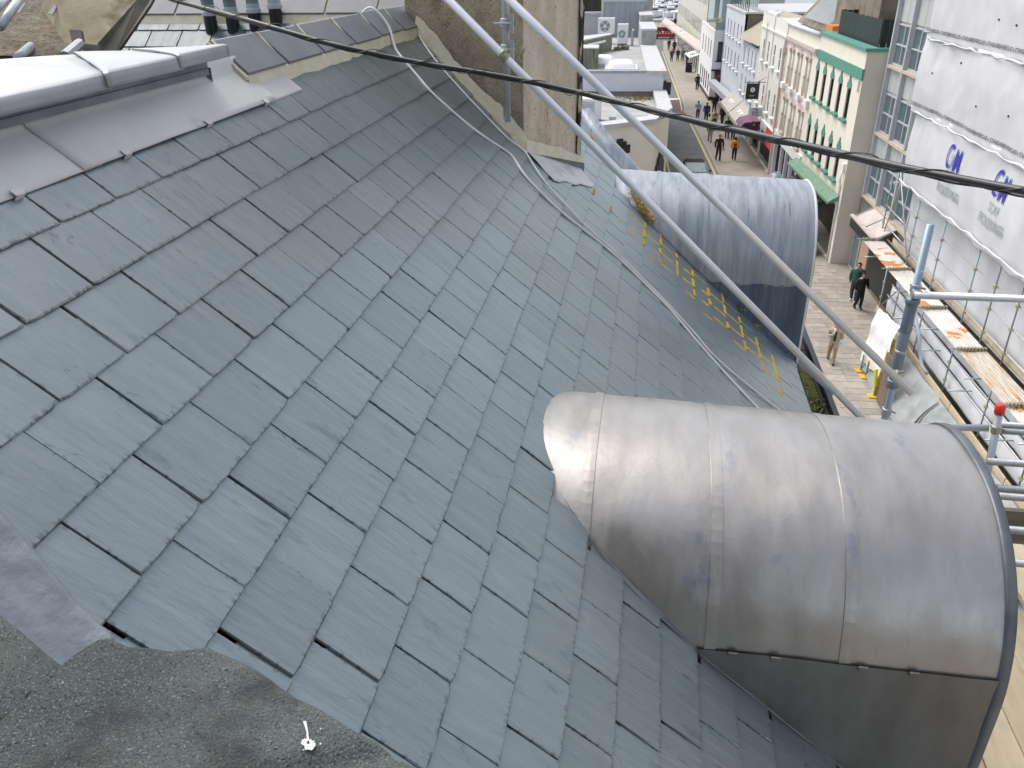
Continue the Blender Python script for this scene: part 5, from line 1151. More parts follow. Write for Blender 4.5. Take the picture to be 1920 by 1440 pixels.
# lower stage: standards, boards and hoarding sheets
for b_ in (29.9, 28.3, 25.85, 23.1, 20.35, 17.8):
    stube((10.44, b_, 0.05 if b_ > 28 else 1.2), (10.44, b_, 3.05), m_gblue if b_ > 29 else m_steel)
    for z_ in (1.95, 2.55): coupler((10.44, b_, z_))
stube((10.44, 29.7, 1.7), (10.44, 28.4, 2.8), m_steel)
for i in range(4): g = G(ST); b0 = 30.0 - i * 3.9; g.box(10.36, 10.40, b0 - 3.86, b0, 1.34, 1.58); g.make('toe_board', m_timb, sc)
for (a, z0, z1, mm) in ((10.78, 2.5, 2.95, m_sheetg), (10.66, 2.1, 2.5, m_sheet), (10.6, 1.55, 2.12, m_sheetg)):
    sheet(a, 14, 29.6, z0, z1, z0 * 7, mm, 60, 8, .03, .02, 'hoarding_sheet', .4)
for z_, a_ in ((2.52, 10.68), (2.12, 10.58)): stube((a_, 14, z_), (a_, 29.7, z_), m_galv)
stube((10.36, 14, 1.32), (10.36, 30, 1.32), m_steel, .028)
for b_ in (27, 24.4, 21.7, 19): stube((9.95, b_, 2.3), (10.7, b_, 2.32), m_galv)
# grey debris net draped out over the pavement
g = G(ST)
def net(u, v):
    b = 27.4 - 12.0 * u; a = 10.3 - .95 * v ** .8 + .10 * noise.noise((b * .8, v * 2, 4)) + .05 * noise.noise((b * 2.4, v * 5, 2)); z = 1.4 - 1.25 * v + .06 * math.sin(b * 1.9) * v
    return (a, b, z)
g.grid(net, 80, 30); g.make('debris_net', m_net, sc, smooth=True)
g = G(ST); 
for (pts) in ([(.40, .02), (.405, .3), (.41, .6), (.44, .98)], [(.62, .3), (.66, .6), (.7, .95)]):
    for (u0_, v0_), (u1_, v1_) in zip(pts, pts[1:]):
        p0, p1 = V(net(u0_, v0_)), V(net(u1_, v1_)); wd = .05 + .09 * v0_; q = V((-.04, 0, .04)); g.quad(p0 + q, p0 + q + V((0, wd, 0)), p1 + q + V((0, wd + .03, 0)), p1 + q)
g.make('black_strap', m_black, sc)
g = G(ST); g.box(9.3, 9.36, 24.3, 25.05, .08, 1.9); g.make('plywood_panel', m_ply, sc)
# white plastic sheet hanging over the walkway posts
g = G(ST)
def hang(u, v): b = 27.7 - 2.3 * u; z = .35 + .35 * u + (2.05 - .1 * u) * v; return (9.42 + .12 * noise.noise((b * 1.4, z * 1.2, 6)) + .25 * v * v + .05 * noise.noise((b * 4, z * 2, 1)), b + .05 * noise.noise((b, z * 3, 2)), z)
g.grid(hang, 26, 24); tag(g.make('hanging_sheet', m_snow, smooth=True), 'loose white plastic sheet hanging above the yellow base plates on the pavement', 'sheet')
for i, (a, b) in enumerate(((9.35, 27.24), (9.39, 26.74), (9.29, 25.3))):
    t = thing('base_plate', ('yellow base plate with a bare pole, farthest along the pavement', 'yellow base plate with a yellow topped stub, middle one', 'yellow base plate below the bright yellow sleeve and timber post')[i], 'base plate', ST((a, b, .09)), 'yellow scaffold base plates on the pavement')
    g = G(ST); g.slab([(a - .2, b - .15), (a + .2, b - .15), (a + .2, b + .15), (a - .2, b + .15)], .09, .14); g.make('plate', m_yplas, t, bevel=.02)
    g = G(ST); g.tube([(a, b, .14), (a, b, .75 if i < 2 else .5)], .03, 8); g.make('stub_pole', m_steel, t)
    if i == 1: g = G(ST); g.blob((a, b, .72), .05, .05, .07); g.make('yellow_cap', m_yplas, t)
    if i == 2: g = G(ST); g.tube([(a, b + .05, .3), (a - .05, b + .2, 1.05)], .06, 10); g.make('yellow_sleeve', m_ybri, t)
g = G(ST); g.prism([(9.25, 25.3, .1), (9.42, 25.3, .1), (9.72, 25.6, 2.1), (9.55, 25.6, 2.1)], SDR * .06); tag(g.make('yellow_post', mat('ochre_board', (.42, .27, .02), (.52, .36, .05), .7)), 'slanting ochre yellow board propped at the white plastic sheet', 'post')
t = thing('barrier_tape', 'red and white striped barrier strip beside the ochre board', 'barrier', ST((9.5, 25.4, .1)))
for i in range(8): g = G(ST); g.box(9.62, 9.65, 25.3, 25.42, .15 + i * .09, .235 + i * .09); g.make('tape_stripe', m_red if i % 2 else m_white, t)

# ================================================================ OUR OWN SCAFFOLD IN FRONT OF THE EAVES
own = thing('eaves_scaffold', 'galvanised scaffold standard with ledgers rising beside the near dormer', 'scaffold', (1.78, 5.27, 9))
def wt(p0, p1, m=m_galv, r=.0242, par=own, n=16, name='scaffold_tube', mid=()):
    g = G(); g.tube([V(p0), *mid, V(p1)], r, n); return g.make(name, m, par, smooth=True)
PX, PY = 1.78, 5.27
wt((PX, PY, 8.5), (PX, PY, 11.99), m_gblue)
P = onx(1715, 548, PX); zT = P.z
def clamp(c, ax, par=own, m=m_galv):
    c = V(c); ax = V(ax).normalized(); q = ax.orthogonal().normalized(); r = ax.cross(q)
    g = G(); g.tube([c - ax * .028, c - ax * .024, c + ax * .024, c + ax * .028], [.028, .034, .034, .028], 14); o = g.make('coupler', m, par, bevel=.002)
    g = G(); 
    g.tube([c + q * .03 - r * .05, c + q * .03 + r * .055], .008, 8); g.make('coupler_bolt', m_coup, o)
    return o
clamp((PX, PY, zT + .03), UP); clamp((PX, PY - .03, zT), (1, 0, 0))
wt((PX - .02, PY - .05, zT), (PX + 3, PY - .02, zT + .012), m_alu)
# plastic sleeve with collars below the upper coupler
for (z0, z1, rr, nm, mm) in ((zT - .28, zT - .055, .038, 'sleeve', m_sleeve), (zT - .68, zT - .28, .035, 'sleeve', m_sleeve), (zT - .08, zT - .04, .046, 'sleeve_collar', m_sleeve), (zT - .44, zT - .415, .04, 'sleeve_collar', m_galv), (zT - .70, zT - .64, .046, 'sleeve_collar', m_sleeve)):
    g = G(); g.tube([(PX, PY, z0), (PX, PY, z0 + .006), (PX, PY, z1 - .006), (PX, PY, z1)], [rr * .93, rr, rr, rr * .93], 18); g.make(nm, mm, own, smooth=True)
pts = [onx(x, y, PX + .1) for x, y in ((1716, 572), (1717, 600), (1723, 625), (1724, 660), (1728, 685), (1738, 700))]
wt(pts[0], pts[-1], m_pipe, .0115, own, 10, 'flexible_conduit', pts[1:-1])
zB = onx(1660, 797, PX).z
clamp((PX, PY, zB + .09), UP); clamp((PX, PY, zB - .03), UP)
E1 = ony(1858, 803, PY - .05)
wt((PX - .04, PY - .055, zB), (E1.x - .02, PY - .05, E1.z), m_galv)
QX = E1.x + .03
pa_, pb_ = ony(1876, 762, PY - .09), ony(1848, 905, PY - .14)
d_ = (pb_ - pa_)
wt(pa_, pb_ + d_ * 2, m_galv)
g = G(); up_ = -d_.normalized(); g.tube([pa_ - up_ * .055, pa_ - up_ * .05, pa_ + up_ * .012, pa_ + up_ * .018], [.03, .033, .033, .022], 12); g.make('red_cap', m_red, own, smooth=True)
g = G(); g.tube([pa_ - up_ * .04 - V((.004, .034, 0)), pa_ - up_ * .04 - V((.002, .0335, .008))], .006, 8); g.make('cap_hole', m_black, own)
c_ = ony(1868, 805, PY - .1); clamp(c_, up_, own, m_coup)
for (px, py, m, r) in ((1884, 797, m_galv, .0242), (1884, 808, m_galv, .0242), (1866, 866, m_galv, .0242), (1885, 918, m_steel, .03), (1888, 931, m_galv, .0242), (1903, 994, m_galv, .0242), (1909, 1056, m_galv, .0242)):
    a = onx(px, py, QX + (.05 if py < 850 else -.12)); wt(a - V((.05, 0, 0)), a + V((3, .02, -.01)), m, r)
g = G(); a = onx(1893, 955, 2.5); g.box(a.x - .1, a.x + 2, a.y - .02, a.y + .02, a.z - .26, a.z); g.make('toe_board', mat('grey_board', (.14, .115, .09), (.22, .185, .15), .85, stretch=(.5, 5, 5), scale=3), own)
for i in range(6):
    x0 = 1.56 + i * .228; g = G(); j = random.uniform(-.01, .01)
    ye = random.choice((4.5, 4.9, 5.5)); g.box(x0 + .003, x0 + .225, .4, ye, 9.56 + j, 9.598 + j); g.make('scaffold_board', m_timb, own, bevel=.004)
# long raking tubes from chimney to eaves
CTX = V((-.93, 5.40, 0))
st_ = thing('chimney_tube', 'short galvanised upright tube clamped in front of the chimney face', 'scaffold tube', (CTX.x, CTX.y, 12.5))
a, b = onpl(951, 228, CTX, CV), onpl(944, -60, CTX, CV)
CTX = a
wt(a, (a.x, a.y, 14.2), m_galv, .0242, st_); g = G(); g.tube([a - UP * .006, a + UP * .002], [.046, .044], 14); g.make('base_flange', m_galv, st_)
for zz in (onx(945, 44, a.x).z, onx(948, 92, a.x).z):
    c = V((a.x, a.y, zz)); clamp(c, UP, st_); g = G(); g.box(c.x + .03, c.x + .055, c.y - .05, c.y - .02, c.z - .06, c.z + .05); g.tube([c + V((-.07, -.045, 0)), c + V((.05, -.045, 0))], .007, 8); g.make('coupler_arm', m_galv, st_)
T1a = onx(945, 105, a.x - .0) - V((.01, .07, 0)); T1b = onx(1646, 812, PX - .03) - V((0, .03, 0))
T1a = CAM + ray(945, 105) * ((T1a - CAM).dot(CF)); d_ = T1b - T1a
p0 = T1a - d_ * .55
r1 = thing('raking_tube', 'long pale raking tube from the chimney clamp down to the foot of the scaffold standard', 'scaffold tube', T1b, 'long raking tubes over the roof')
wt(p0, T1b, m_alu, .0242, r1); 
c = T1a; g = G(); q = d_.normalized(); clamp(c, q, r1, m_coup); g = G(); g.tube([c + V((.1, -.01, -.02)), c + V((.13, -.03, .05))], .01, 8); g.make('coupler_bolt', m_coup, r1)
T2b = onx(1708, 737, PX + .1) ; T2a = onx(958, 0, a.x + .05); T2a = CAM + ray(956, 0) * ((T2a - CAM).dot(CF) - .06); T2b = CAM + ray(1709, 737) * ((T2b - CAM).dot(CF) - .12)
d_ = T2b - T2a
r2 = thing('raking_tube', 'upper pale raking tube whose open end overshoots the standard above the netting', 'scaffold tube', T2b, 'long raking tubes over the roof')
wt(T2a - d_ * .4, T2b, m_alu, .0242, r2)
c = CAM + ray(1680, 704) * ((T2b - CAM).dot(CF)); clamp(c, d_, r2, m_coup)

# ================================================================ THE BLACK CABLE ACROSS THE VIEW
cps = [((230, -34), 4.6), ((330, 0), 4.15), ((480, 42), 3.75), ((620, 82), 3.6), ((760, 112), 3.55), ((960, 146), 3.4), ((1130, 183), 3.2), ((1300, 225), 2.82), ((1500, 270), 2.42), ((1700, 315), 2.1), ((1920, 358), 1.85), ((2150, 402), 1.6)]
path = smooth_path([CAM + ray(*p) * d for p, d in cps], 14)
cb = thing('overhead_cable', 'thick black overhead cable wound with thin wire crossing the whole view', 'cable', path[0])
g = G(); g.tube(path, .0098, 12); g.make('cable_core', m_rubber, cb, smooth=True)
g = G(); hp = []; ph_ = 0
dense = []
for p, q in zip(path, path[1:]):
    for t in range(6): dense.append(p.lerp(q, t / 6))
for i in range(1, len(dense) - 1):
    t = (dense[i + 1] - dense[i - 1]).normalized(); ph_ += (dense[i + 1] - dense[i]).length / .26 * 6.28318
    u = t.cross(UP).normalized(); n_ = u.cross(t)
    loose = .0115 + .010 * max(0, math.sin(ph_ * .5 + i * .004)) ** 3
    hp.append(dense[i] + (u * math.cos(ph_) + n_ * math.sin(ph_)) * loose)
g.tube(hp, .0017, 5); g.make('wound_wire', m_rubber, cb, smooth=True)
g = G(); g.tube([p + V((0, 0, -.0115)) + V((0, 0, .002 * math.sin(i * .8))) for i, p in enumerate(path)], .0028, 6); g.make('thin_wire', m_rubber, cb, smooth=True)
# ================================================================ PEOPLE
def skin_body(pts, edges, rad, root, sub=1):
    me = bpy.data.meshes.new('b'); me.from_pydata([V(p) for p in pts], edges, []); o = bpy.data.objects.new('b', me); COL.objects.link(o)
    o.modifiers.new('s', 'SKIN'); sm = o.modifiers.new('u', 'SUBSURF'); sm.levels = sub; sm.render_levels = sub
    sv = me.skin_vertices[0].data
    for i, r in enumerate(rad): sv[i].radius = (r, r) if not isinstance(r, tuple) else r; sv[i].use_root = (i == root)
    dg = bpy.context.evaluated_depsgraph_get(); m2 = bpy.data.meshes.new_from_object(o.evaluated_get(dg)); bpy.data.objects.remove(o); return m2
CM = {}
def cmat(c, r=.8):
    k = tuple(c)
    if k not in CM: CM[k] = mat('cloth', tuple(x * .85 for x in c), c, r, scale=18)
    return CM[k]
SKN = mat('skin', (.42, .24, .17), (.5, .3, .22), .55, scale=8)
def person(label, a, b, hgt, face, top, legs, shoes=(.02, .02, .022), hair=(.03, .02, .015), step=.22, arms=(.1, -.1), bend=(0, 0), z=.085, long_hair=False, coat=0, skin=None):
    """face: heading in degrees, 0 = away from the camera along the street, 180 = towards it"""
    s = hgt / 1.74; h = math.radians(face)
    fw = SDR * math.cos(h) + SN * math.sin(h); rt = SN * math.cos(h) - SDR * math.sin(h)
    base = ST((a, b, z))
    L = lambda x, y, zz: base + (rt * x + fw * y + UP * zz) * s
    st = step
    pts = [(0, 0, .97), (0, .01, 1.12), (0, .015, 1.30), (0, 0, 1.44), (0, .01, 1.52), (0, .03, 1.60), (0, .025, 1.70),      # 0-6 pelvis .. head top
           (-.09, 0, .93), (-.10, st * .45 + .03, .50), (-.10, st - .02, .09), (-.105, st + .15, .045),                          # 7-10 left leg
           (.09, 0, .93), (.10, -st * .35 + .06, .50), (.10, -st - .08, .12), (.105, -st + .06, .045),                            # 11-14 right leg
           (-.2, 0, 1.40), (-.265, arms[0] * .4, 1.14), (-.24 + bend[0] * .1, arms[0] + .08 + bend[0] * .2, .90 + bend[0] * .35), (-.235 + bend[0] * .16, arms[0] + .13 + bend[0] * .16, .82 + bend[0] * .5),
           (.2, 0, 1.40), (.265, arms[1] * .4, 1.14), (.24 - bend[1] * .1, arms[1] + .08 + bend[1] * .2, .90 + bend[1] * .35), (.235 - bend[1] * .16, arms[1] + .13 + bend[1] * .16, .82 + bend[1] * .5)]
    ed = [(0, 1), (1, 2), (2, 3), (3, 4), (4, 5), (5, 6), (0, 7), (7, 8), (8, 9), (9, 10), (0, 11), (11, 12), (12, 13), (13, 14), (3, 15), (15, 16), (16, 17), (17, 18), (3, 19), (19, 20), (20, 21), (21, 22)]
    c = coat
    rad = [.155 + c * .03, .155 + c * .03, .175 + c * .02, .125, .06, .092, .072, .112 + c * .02, .086, .064, .048, .112 + c * .02, .086, .064, .048, .09, .072, .056, .042, .09, .072, .056, .042]
    me = skin_body([L(*p) for p in pts], ed, [r * s for r in rad], 0)
    sk = skin or SKN
    for m in (sk, cmat(top), cmat(legs), cmat(shoes, .5)): me.materials.append(m)
    for p in me.polygons:
        q = p.center - base; zz = q.z / s; x = q.dot(rt) / s
        armz = .86 + max(bend) * .42
        if zz > 1.475: k = 0
        elif zz < .11: k = 3
        elif abs(x) > .185 and zz < 1.0 + max(bend) * .3:
            sd_ = 0 if x < 0 else 1
            hand = L(*pts[18 if x < 0 else 22]); k = 0 if (p.center - hand).length < .085 * s else 1
        elif zz < .97 - c * .3: k = 2
        else: k = 1
        p.material_index = k
    me.polygons.foreach_set('use_smooth', [True] * len(me.polygons))
    for v in me.vertices: v.co -= base
    o = bpy.data.objects.new('person', me); COL.objects.link(o); o.location = base; WL[o.name] = base.copy()
    tag(o, label, 'person', 'people walking in the shopping street')
    g = G(); cH = L(0, .0, 1.645)
    g.blob(cH, .098 * s, .105 * s, .105 * s, 12, 8); 
    if long_hair: g.blob(L(0, -.05, 1.52), .09 * s, .075 * s, .17 * s, 10, 6)
    hm = g.make('hair', cmat(hair, .6), o, smooth=True)
    fz = cH + fw * .03 * s
    for vtx in hm.data.vertices:      # keep the hair off the face
        w_ = vtx.co + base; d = (w_ - cH).dot(fw) / s; zz = (w_ - cH).z / s
        if d > .02 and zz < .055: vtx.co -= fw * (d - .015) * s * 1.0
    g = G(); g.blob(L(0, .122, 1.605), .014 * s, .018 * s, .02 * s, 6, 4, 0)
    g.blob(L(-.032, .103, 1.635), .013 * s, .01 * s, .009 * s, 6, 4, 1); g.blob(L(.032, .103, 1.635), .013 * s, .01 * s, .009 * s, 6, 4, 1); g.blob(L(0, .108, 1.565), .024 * s, .01 * s, .007 * s, 6, 4, 2)
    g.blob(L(-.09, .02, 1.615), .012 * s, .02 * s, .032 * s, 6, 4, 0); g.blob(L(.09, .02, 1.615), .012 * s, .02 * s, .032 * s, 6, 4, 0)
    g.make('face', [sk, m_black, m_pink], o, smooth=True)
    return o, L
def band_on(o, L, z0, z1, c, r=.185, name='jacket_panel'):
    g = G(); n = 20; vs = []
    for zz in (z0, (z0 + z1) / 2, z1):
        for i in range(n):
            t = i * 6.28318 / n; vs.append(L(r * 1.12 * math.cos(t), .012 + r * .98 * math.sin(t), zz))
    g.add(vs, [(k * n + i, k * n + (i + 1) % n, (k + 1) * n + (i + 1) % n, (k + 1) * n + i) for k in range(2) for i in range(n)]); return g.make(name, cmat(c), o, smooth=True)
BLK = (.014, .014, .016); NAVY = (.02, .022, .06); GRY = (.12, .12, .125)
o, L = person('person in a red and yellow jacket walking away along the pavement', 9.05, 61.6, 1.68, 8, (.78, .5, .01), BLK, arms=(.06, -.06), step=.12)
g = G(); vs = []
for zz, w_ in ((.98, .11), (1.12, .115), (1.3, .125)):
    for i in range(7): t = -1 + i / 3; vs.append(L(w_ * t, -.187 + .05 * t * t, zz))
g.add(vs, [(k * 7 + i, k * 7 + i + 1, (k + 1) * 7 + i + 1, (k + 1) * 7 + i) for k in range(2) for i in range(6)]); g.make('red_back_panel', cmat((.6, .015, .02)), o, smooth=True)
o, L = person('person in black with a white collar and scarf walking towards us', 7.9, 61.55, 1.86, 176, BLK, (.02, .024, .035), arms=(.05, -.1), step=.14)
g = G(); g.blob(L(-.12, -.02, 1.46), .09, .07, .07, 8, 6); g.blob(L(.12, -.02, 1.46), .09, .07, .07, 8, 6); g.make('white_hood', m_white, o, smooth=True)
g = G(); c_ = L(-.30, .12, .80); g.box(c_.x - .09, c_.x + .09, c_.y - .015, c_.y + .015, c_.z - .16, c_.z + .1); tag(g.make('folder', mat('pale_blue_paper', (.35, .55, .75), rough=.6), bevel=.01), 'pale blue paper packet held by the person in black', 'packet')
person('person in a blue top and light grey trousers walking in front of the cable line', 7.96, 68.35, 1.74, 185, (.03, .055, .11), (.3, .31, .33), shoes=(.06, .05, .045), step=.2)
o, L = person('person in a pale yellow coat over a dark scarf facing us', 8.84, 73.6, 1.68, 180, (.55, .52, .2), BLK, arms=(.0, .0), step=.1); band_on(o, L, 1.22, 1.42, (.02, .07, .06), .15, 'dark_scarf')
person('person in a pale blue shirt and dark trousers walking up the street', 7.83, 78.5, 1.66, 10, (.32, .45, .72), (.06, .06, .07), step=.18, bend=(.8, 0))
o, L = person('person in a purple navy coat carrying a black bag away from us', 8.48, 77.2, 1.72, 5, (.035, .03, .13), BLK, step=.1, coat=.9)
g = G(); c_ = L(.3, .05, .62); g.blob(c_, .1, .14, .16, 10, 6); tag(g.make('bag', m_black), 'black bag hanging from the hand of the person in the purple navy coat', 'bag')
person('person in long black coat with brown hair near the cream awning', 9.72, 82.3, 1.72, 182, BLK, BLK, hair=(.12, .06, .03), coat=1, long_hair=True)
person('person in dark brown coat standing under the awning edge', 9.74, 75.7, 1.74, 200, (.03, .022, .018), (.05, .045, .04), coat=.7, hair=(.07, .04, .02))
person('person in a dark green jacket behind the cable beside the plum awning', 9.48, 69.7, 1.72, 180, (.02, .06, .045), (.05, .055, .06), step=.1)
person('person in a blue jacket close to the shop wall by the plum awning', 9.95, 69.6, 1.68, 190, (.02, .03, .16), BLK, step=.1)
person('person in black standing by the white wall of the corner pub', 9.35, 97.0, 1.74, 10, BLK, BLK, step=.03)
person('person in dark clothes leaning out of the pub doorway under the black awning', 10.85, 89.6, 1.7, 190, (.02, .02, .025), BLK, step=.04)
for lb_, a, b, hh, fc, tp, lg in (
        ('far person in olive jacket walking left of the far group of four', 8.1, 125.1, 1.7, 182, (.05, .055, .03), (.03, .035, .05)),
        ('far person in black with a small bag beside the olive jacketed one', 9.0, 125.8, 1.68, 180, BLK, (.03, .03, .035)),
        ('far person in pale grey coat in the middle of the colonnade pavement', 9.7, 125.8, 1.72, 176, (.28, .29, .27), GRY),
        ('far person in bright blue coat closest to the colonnade', 10.05, 121.9, 1.7, 8, (.02, .025, .2), (.02, .025, .06)),
        ('far person in dark top and grey trousers ahead of the red van', 8.55, 140.7, 1.74, 182, (.03, .03, .035), (.13, .12, .11)),
        ('far person with a big brown backpack ahead of the red van', 9.2, 137.5, 1.84, 8, (.025, .02, .02), BLK),
        ('tiny far person in black crossing beyond the red van', 12.5, 190.4, 1.9, 20, BLK, BLK),
        ('tiny far person in white and black sitting out beyond the red van', 11.6, 189.0, 1.6, 160, (.4, .4, .42), BLK)):
    person(lb_, a, b, hh, fc, tp, lg, z=.085 if b < 158 else 0, coat=.3)
o, L = person('person in a green padded jacket and white trainers by the glass door', 10.72, 34.0, 1.80, 205, (.03, .12, .09), (.05, .06, .08), shoes=(.7, .7, .7), step=.1, bend=(.25, 0), coat=.1)
for zz in (1.05, 1.15, 1.25, 1.35): band_on(o, L, zz - .03, zz + .03, (.04, .15, .11), .182)
o, L = person('person all in black with dark loose hair standing in front of the green jacket', 10.72, 33.2, 1.64, 165, BLK, BLK, hair=(.035, .022, .016), step=.05, bend=(.55, .1), long_hair=True, coat=.2)
o, L = person('person in a beige coat and tan trousers drinking from a white cup', 8.43, 27.9, 1.62, 195, (.42, .36, .26), (.36, .25, .17), shoes=(.015, .015, .017), step=.24, bend=(0, 1.25), arms=(-.1, .1), coat=.8)
g = G(); g.prism([L(-.045, .19, 1.0), L(.045, .19, 1.0), L(.055, .175, 1.4), L(-.055, .175, 1.4)], -CF * .01); g.make('black_shirt', m_black, o)
c_ = L(.05, .25, 1.47); g = G(); g.tube([c_ - UP * .07, c_ + UP * .07], [.032, .042], 10); tag(g.make('paper_cup', m_snow), 'white paper cup raised to the mouth of the person in the beige coat', 'cup')
c_ = L(-.30, .02, .72); g = G(); g.prism([c_ + SN * -.12, c_ + SN * .12, c_ + SN * .1 + UP * .3, c_ - SN * .1 + UP * .3], SDR * .07); tag(g.make('carrier_bag', mat('bluish_bag', (.6, .68, .72), (.72, .76, .78), .5, scale=5), bevel=.02), 'pale bluish white carrier bag hanging from the hand of the person in beige', 'bag')

# ================================================================ VEHICLES
def wheel(par, c, ax, r, w_):
    c = V(c); ax = V(ax); g = G(); g.tube([c - ax * w_ / 2, c - ax * w_ * .35, c + ax * w_ * .35, c + ax * w_ / 2], [r * .9, r, r, r * .9], 18); o = g.make('wheel', m_black, par, org=c)
    g = G(); g.tube([c - ax * w_ * .53, c + ax * w_ * .53], r * .55, 12); g.make('hub', m_galv, o); return o
m_vred = mat('red_paint', (.5, .008, .012), (.56, .012, .016), .3, coat=.4)
vn = thing('red_van', 'red van with white squared band parked across the far end of the street', 'van', ST((9, 163, 0)))
VT = lambda p: ST((6.55 + p[0], 163.0 + p[1], p[2]))
pf = [(0, .35), (0, 1.75), (.15, 1.98), (2.6, 2.0), (3.35, 1.45), (4.45, 1.1), (4.75, .85), (4.8, .4)]
g = G(VT); g.prism([(x, 0, z) for x, z in pf], VT((0, 1.85, 0)) - VT((0, 0, 0))); g.make('body', m_vred, vn, bevel=.06)
for ps in ([(.55, 1.15), (.55, 1.75), (1.75, 1.77), (1.75, 1.15)], [(2.0, 1.15), (2.0, 1.77), (2.55, 1.78), (3.2, 1.4), (3.6, 1.15)]):
    g = G(VT); g.prism([(x, -.015, z) for x, z in ps], (0, .01, 0)); g.make('window', m_glass, vn)
g = G(VT); g.quad((2.68, .15, 1.98), (3.38, .15, 1.46), (3.38, 1.7, 1.46), (2.68, 1.7, 1.98)); g.make('windscreen', m_glass, vn)
for i in range(7): g = G(VT); x = .3 + i * .55; g.prism([(x, -.02, .85), (x + .26, -.02, .85), (x + .3, -.02, 1.02), (x + .04, -.02, 1.02)], (0, .01, 0)); g.make('white_square', m_white, vn)
for x in (.95, 3.75):
    for y in (.08, 1.77): wheel(vn, VT((x, y, .34)), SDR, .34, .2)
g = G(VT); g.box(0, 4.8, -.03, 1.88, .3, .42); g.make('sill_trim', m_black, vn)
g = G(VT); g.box(4.7, 4.83, .1, .45, .75, .92); g.make('headlight', m_snow, vn)
# silver car with a black soft roof, half hidden by the far dormer
cr_ = thing('parked_car', 'silver car with a black fabric roof driving just above the far dormer', 'car', ST((5.6, 54, 0)))
CTT = lambda p: ST((5.62 + p[0], 55.2 + p[1], p[2]))
prof = [(-3.0, .35), (-3.0, .72), (-2.6, .86), (-1.35, .93), (1.35, .93), (1.75, .8), (1.8, .35)]
g = G(CTT); g.prism([(-.85, y, z) for y, z in prof], SN * 1.7); g.make('body', mat('silver_paint', (.5, .53, .55), (.58, .6, .62), .3, .5), cr_, bevel=.08)
g = G(CTT); g.add([(-.6, -.35, 1.40), (.6, -.35, 1.40), (.58, .75, 1.42), (-.58, .75, 1.42), (-.78, -1.2, .92), (.78, -1.2, .92), (.78, 1.3, .92), (-.78, 1.3, .92)], [(3, 2, 1, 0), (0, 1, 5, 4), (1, 2, 6, 5), (2, 3, 7, 6), (3, 0, 4, 7)]); g.make('soft_roof', mat('black_fabric', (.015, .014, .014), (.03, .028, .028), .9), cr_, bevel=.05)
g = G(CTT); g.quad((-.58, -.40, 1.385), (.58, -.40, 1.385), (.70, -1.17, .945), (-.70, -1.17, .945)); o = g.make('windscreen', mat('pale_glass', (.3, .38, .38), (.42, .5, .5), .1, spec=.8), cr_)
for v_ in o.data.vertices: v_.co += V((0, -.02, .02))
for sx in (-1, 1):
    g = G(CTT); g.tube([(sx * .63, -.36, 1.41), (sx * .77, -1.2, .94)], .03, 6); g.make('screen_pillar', m_galv, cr_)
    g = G(CTT); g.blob((sx * .92, -.95, 1.0), .1, .06, .07); g.make('door_mirror', m_black, cr_)
    for y in (-2.2, 1.0): wheel(cr_, CTT((sx * .78, y, .31)), SN, .31, .19)
# ================================================================ FAR END: LAMPS, BOATS, KIOSKS
def boat(label, a, b, n, cab, mast, ln=9):
    t = thing('motor_boat', label, 'boat', ST((a, b, 0)), 'white boats moored in the harbour')
    g = G(ST); pr = [(-ln / 2, 0), (-ln * .3, -1.3), (ln * .4, -1.4), (ln * .5, 0), (ln * .4, 1.4), (-ln * .3, 1.3)]
    g.prism([(a + x * .35 + y * .9, b + x * .93, .1) for x, y in pr], UP * 1.3); g.make('hull', m_snow, t, bevel=.1)
    g = G(ST); g.box(a - .9, a + .9, b - 2, b + 1.6, 1.4, 2.5); c = g.make('cabin', [m_snow, m_bluew, m_snow][n % 3], t, bevel=.15)
    g = G(ST); g.box(a - .92, a + .92, b - 2.03, b + 1.2, 1.75, 2.15); g.make('cabin_window', m_glassb if n % 2 else m_glass, c)
    if mast: g = G(ST); g.tube([(a, b, 2), (a, b, 11)], .06, 5); g.tube([(a, b - .2, 3.1), (a, b - 3.2, 3.0)], .14, 5); g.make('mast', m_greyf if n % 2 else m_steel, t)
    return t
protos = [boat('white moored boat with a grey cabin', 12, 230, 0, 1, 1), boat('white moored boat with a bluish cabin', 16, 236, 1, 1, 0, 8), boat('white moored boat with a tall mast', 20, 228, 2, 1, 1, 10)]
for p_ in protos: p_['label'] = 'white cabin boat moored in the crowded harbour at the end of the street'
k = 0
for r_ in range(7):
    for c_ in range(9):
        b = 222 + r_ * 11 + random.uniform(-2, 2); a = 9 + c_ * 3.6 + r_ * 1.1 + random.uniform(-.7, .7)
        p_ = proj(ST((a, b, 1)))
        if 1215 < p_[0] < 1312 and p_[1] > -30:
            pr = protos[k % 3]; q = fr(WL[pr.name]); dup(pr, ST((a - q[0], b - q[1], 0))); k += 1
for p_ in protos:
    pass
for i, (a, b, h, m) in enumerate(((9.9, 185, 6.5, m_yplas), (14.2, 183, 5.4, m_yplas))):
    t = thing('street_lamp', ('grey lamp post with a yellow head left of the harbour view', 'dark lamp post with a yellow head right of the harbour view')[i], 'street lamp', ST((a, b, 0)))
    g = G(ST); g.tube([(a, b, 0), (a, b, h)], .08, 8); g.make('post', m_greyf if i == 0 else m_black, t); g = G(ST); g.blob((a, b, h + .2), .28, .28, .3); g.make('lamp_head', m, t); g = G(ST); g.tube([(a, b, h - .4), (a + 1, b, h - .2)], .04, 6); g.make('arm', m_greyf, t)
ks = thing('kiosk', 'white flat roofed kiosk by the harbour edge', 'kiosk', ST((14, 200, 0)))
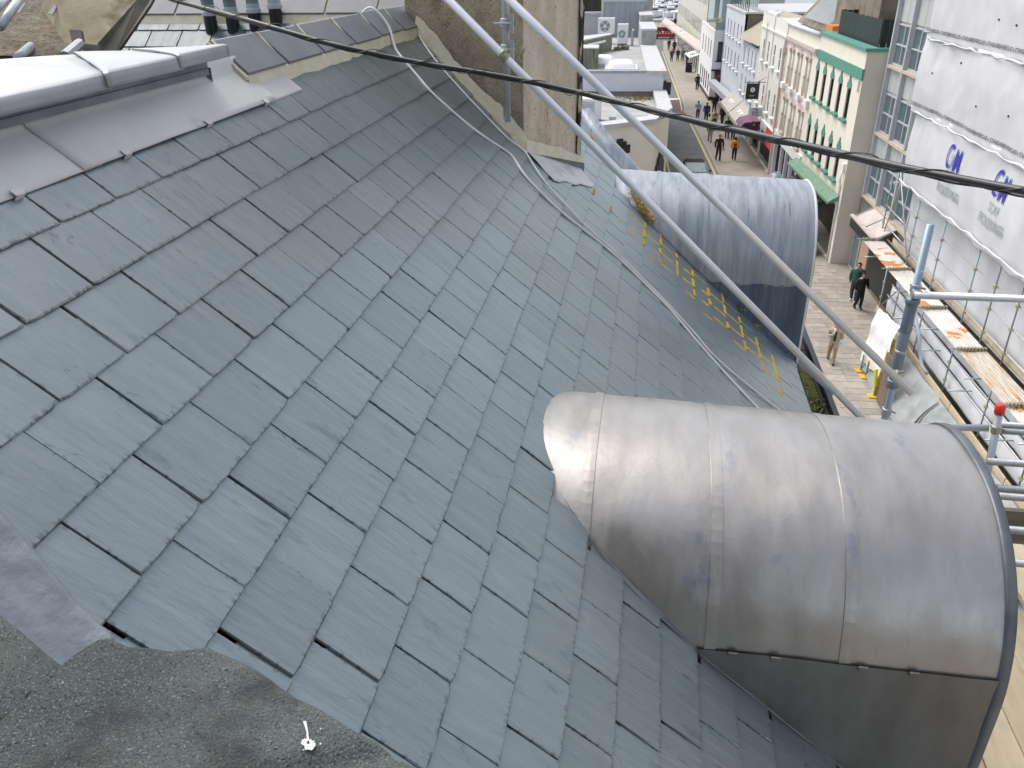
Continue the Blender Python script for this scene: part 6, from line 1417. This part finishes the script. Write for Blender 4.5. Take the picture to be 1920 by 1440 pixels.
g = G(ST); g.box(13.0, 16.5, 199, 202, 0, 2.3); g.make('kiosk_wall', m_greyf, ks); g = G(ST); g.box(12.2, 17.2, 198.3, 202.6, 2.3, 2.6); g.make('kiosk_roof', m_snow, ks)
for i in range(5):
    a = 8.2 + i * 1.1; b = 194 + (i % 2)
    t = thing('cafe_table', ('leftmost', 'second', 'third', 'fourth', 'rightmost')[i] + ' small cafe table in the row beyond the red van', 'table', ST((a, b, 0)), 'cafe tables by the harbour')
    g = G(ST); g.box(a - .5, a + .5, b - .4, b + .4, .7, .76); g.make('table_top', mat('tan_top', (.42, .28, .16), rough=.7) if i == 0 else bpy.data.materials['tan_top'], t); g = G(ST); g.tube([(a, b, 0), (a, b, .7)], .05, 6); g.make('table_leg', m_steel, t)
bf = thing('street_railing', 'dark metal railing at the corner beside the red van', 'railing', ST((11.5, 166, 0)))
g = G(ST); g.tube([(10.9, 166, 0), (10.9, 166, 1.6)], .05, 6); g.tube([(11.9, 166, 0), (11.9, 166, 1.6)], .05, 6); g.tube([(10.9, 166, 1.5), (11.9, 166, 1.5)], .04, 6); g.make('rail', m_steel, bf)
# bunting lines over the street near the long stone block
for i, b in enumerate((112, 122, 134)):
    t = thing('string_lights', ('nearest', 'middle', 'farthest')[i] + ' string of small white lights hung across from the long stone block', 'string lights', ST((10.4, b, 5)))
    pts = [ST((10.4 - x * 1.15, b - x * .6, 5.2 + .02 * (x - 3) ** 2)) for x in range(7)]
    g = G(); g.tube(pts, .012, 4); g.make('wire', m_white, t)
    for p in pts[1:]: g = G(); g.blob(p, .09, .09, .11, 6, 4); g.make('bulb', m_snow, t)
# shop goods by the pink house
for i in range(4):
    g = G(ST); a, b = 10.35, 51.2 + i * .5; g.prism([(a, b, .1), (a + .4, b + .05, .1), (a + .42, b + .05, 1.3), (a + .1, b, 1.3)], SDR * .12); tag(g.make('surf_board', mat('teal_board', (.1, .35, .42), (.6, .66, .68), .4, scale=2, lo=.45, hi=.55) if i == 0 else bpy.data.materials['teal_board'], bevel=.05), ('nearest', 'second nearest', 'third nearest', 'farthest')[i] + ' teal and white board leaning under the pink columned windows', 'board', 'teal boards leaning at the shop front')
"""end"""
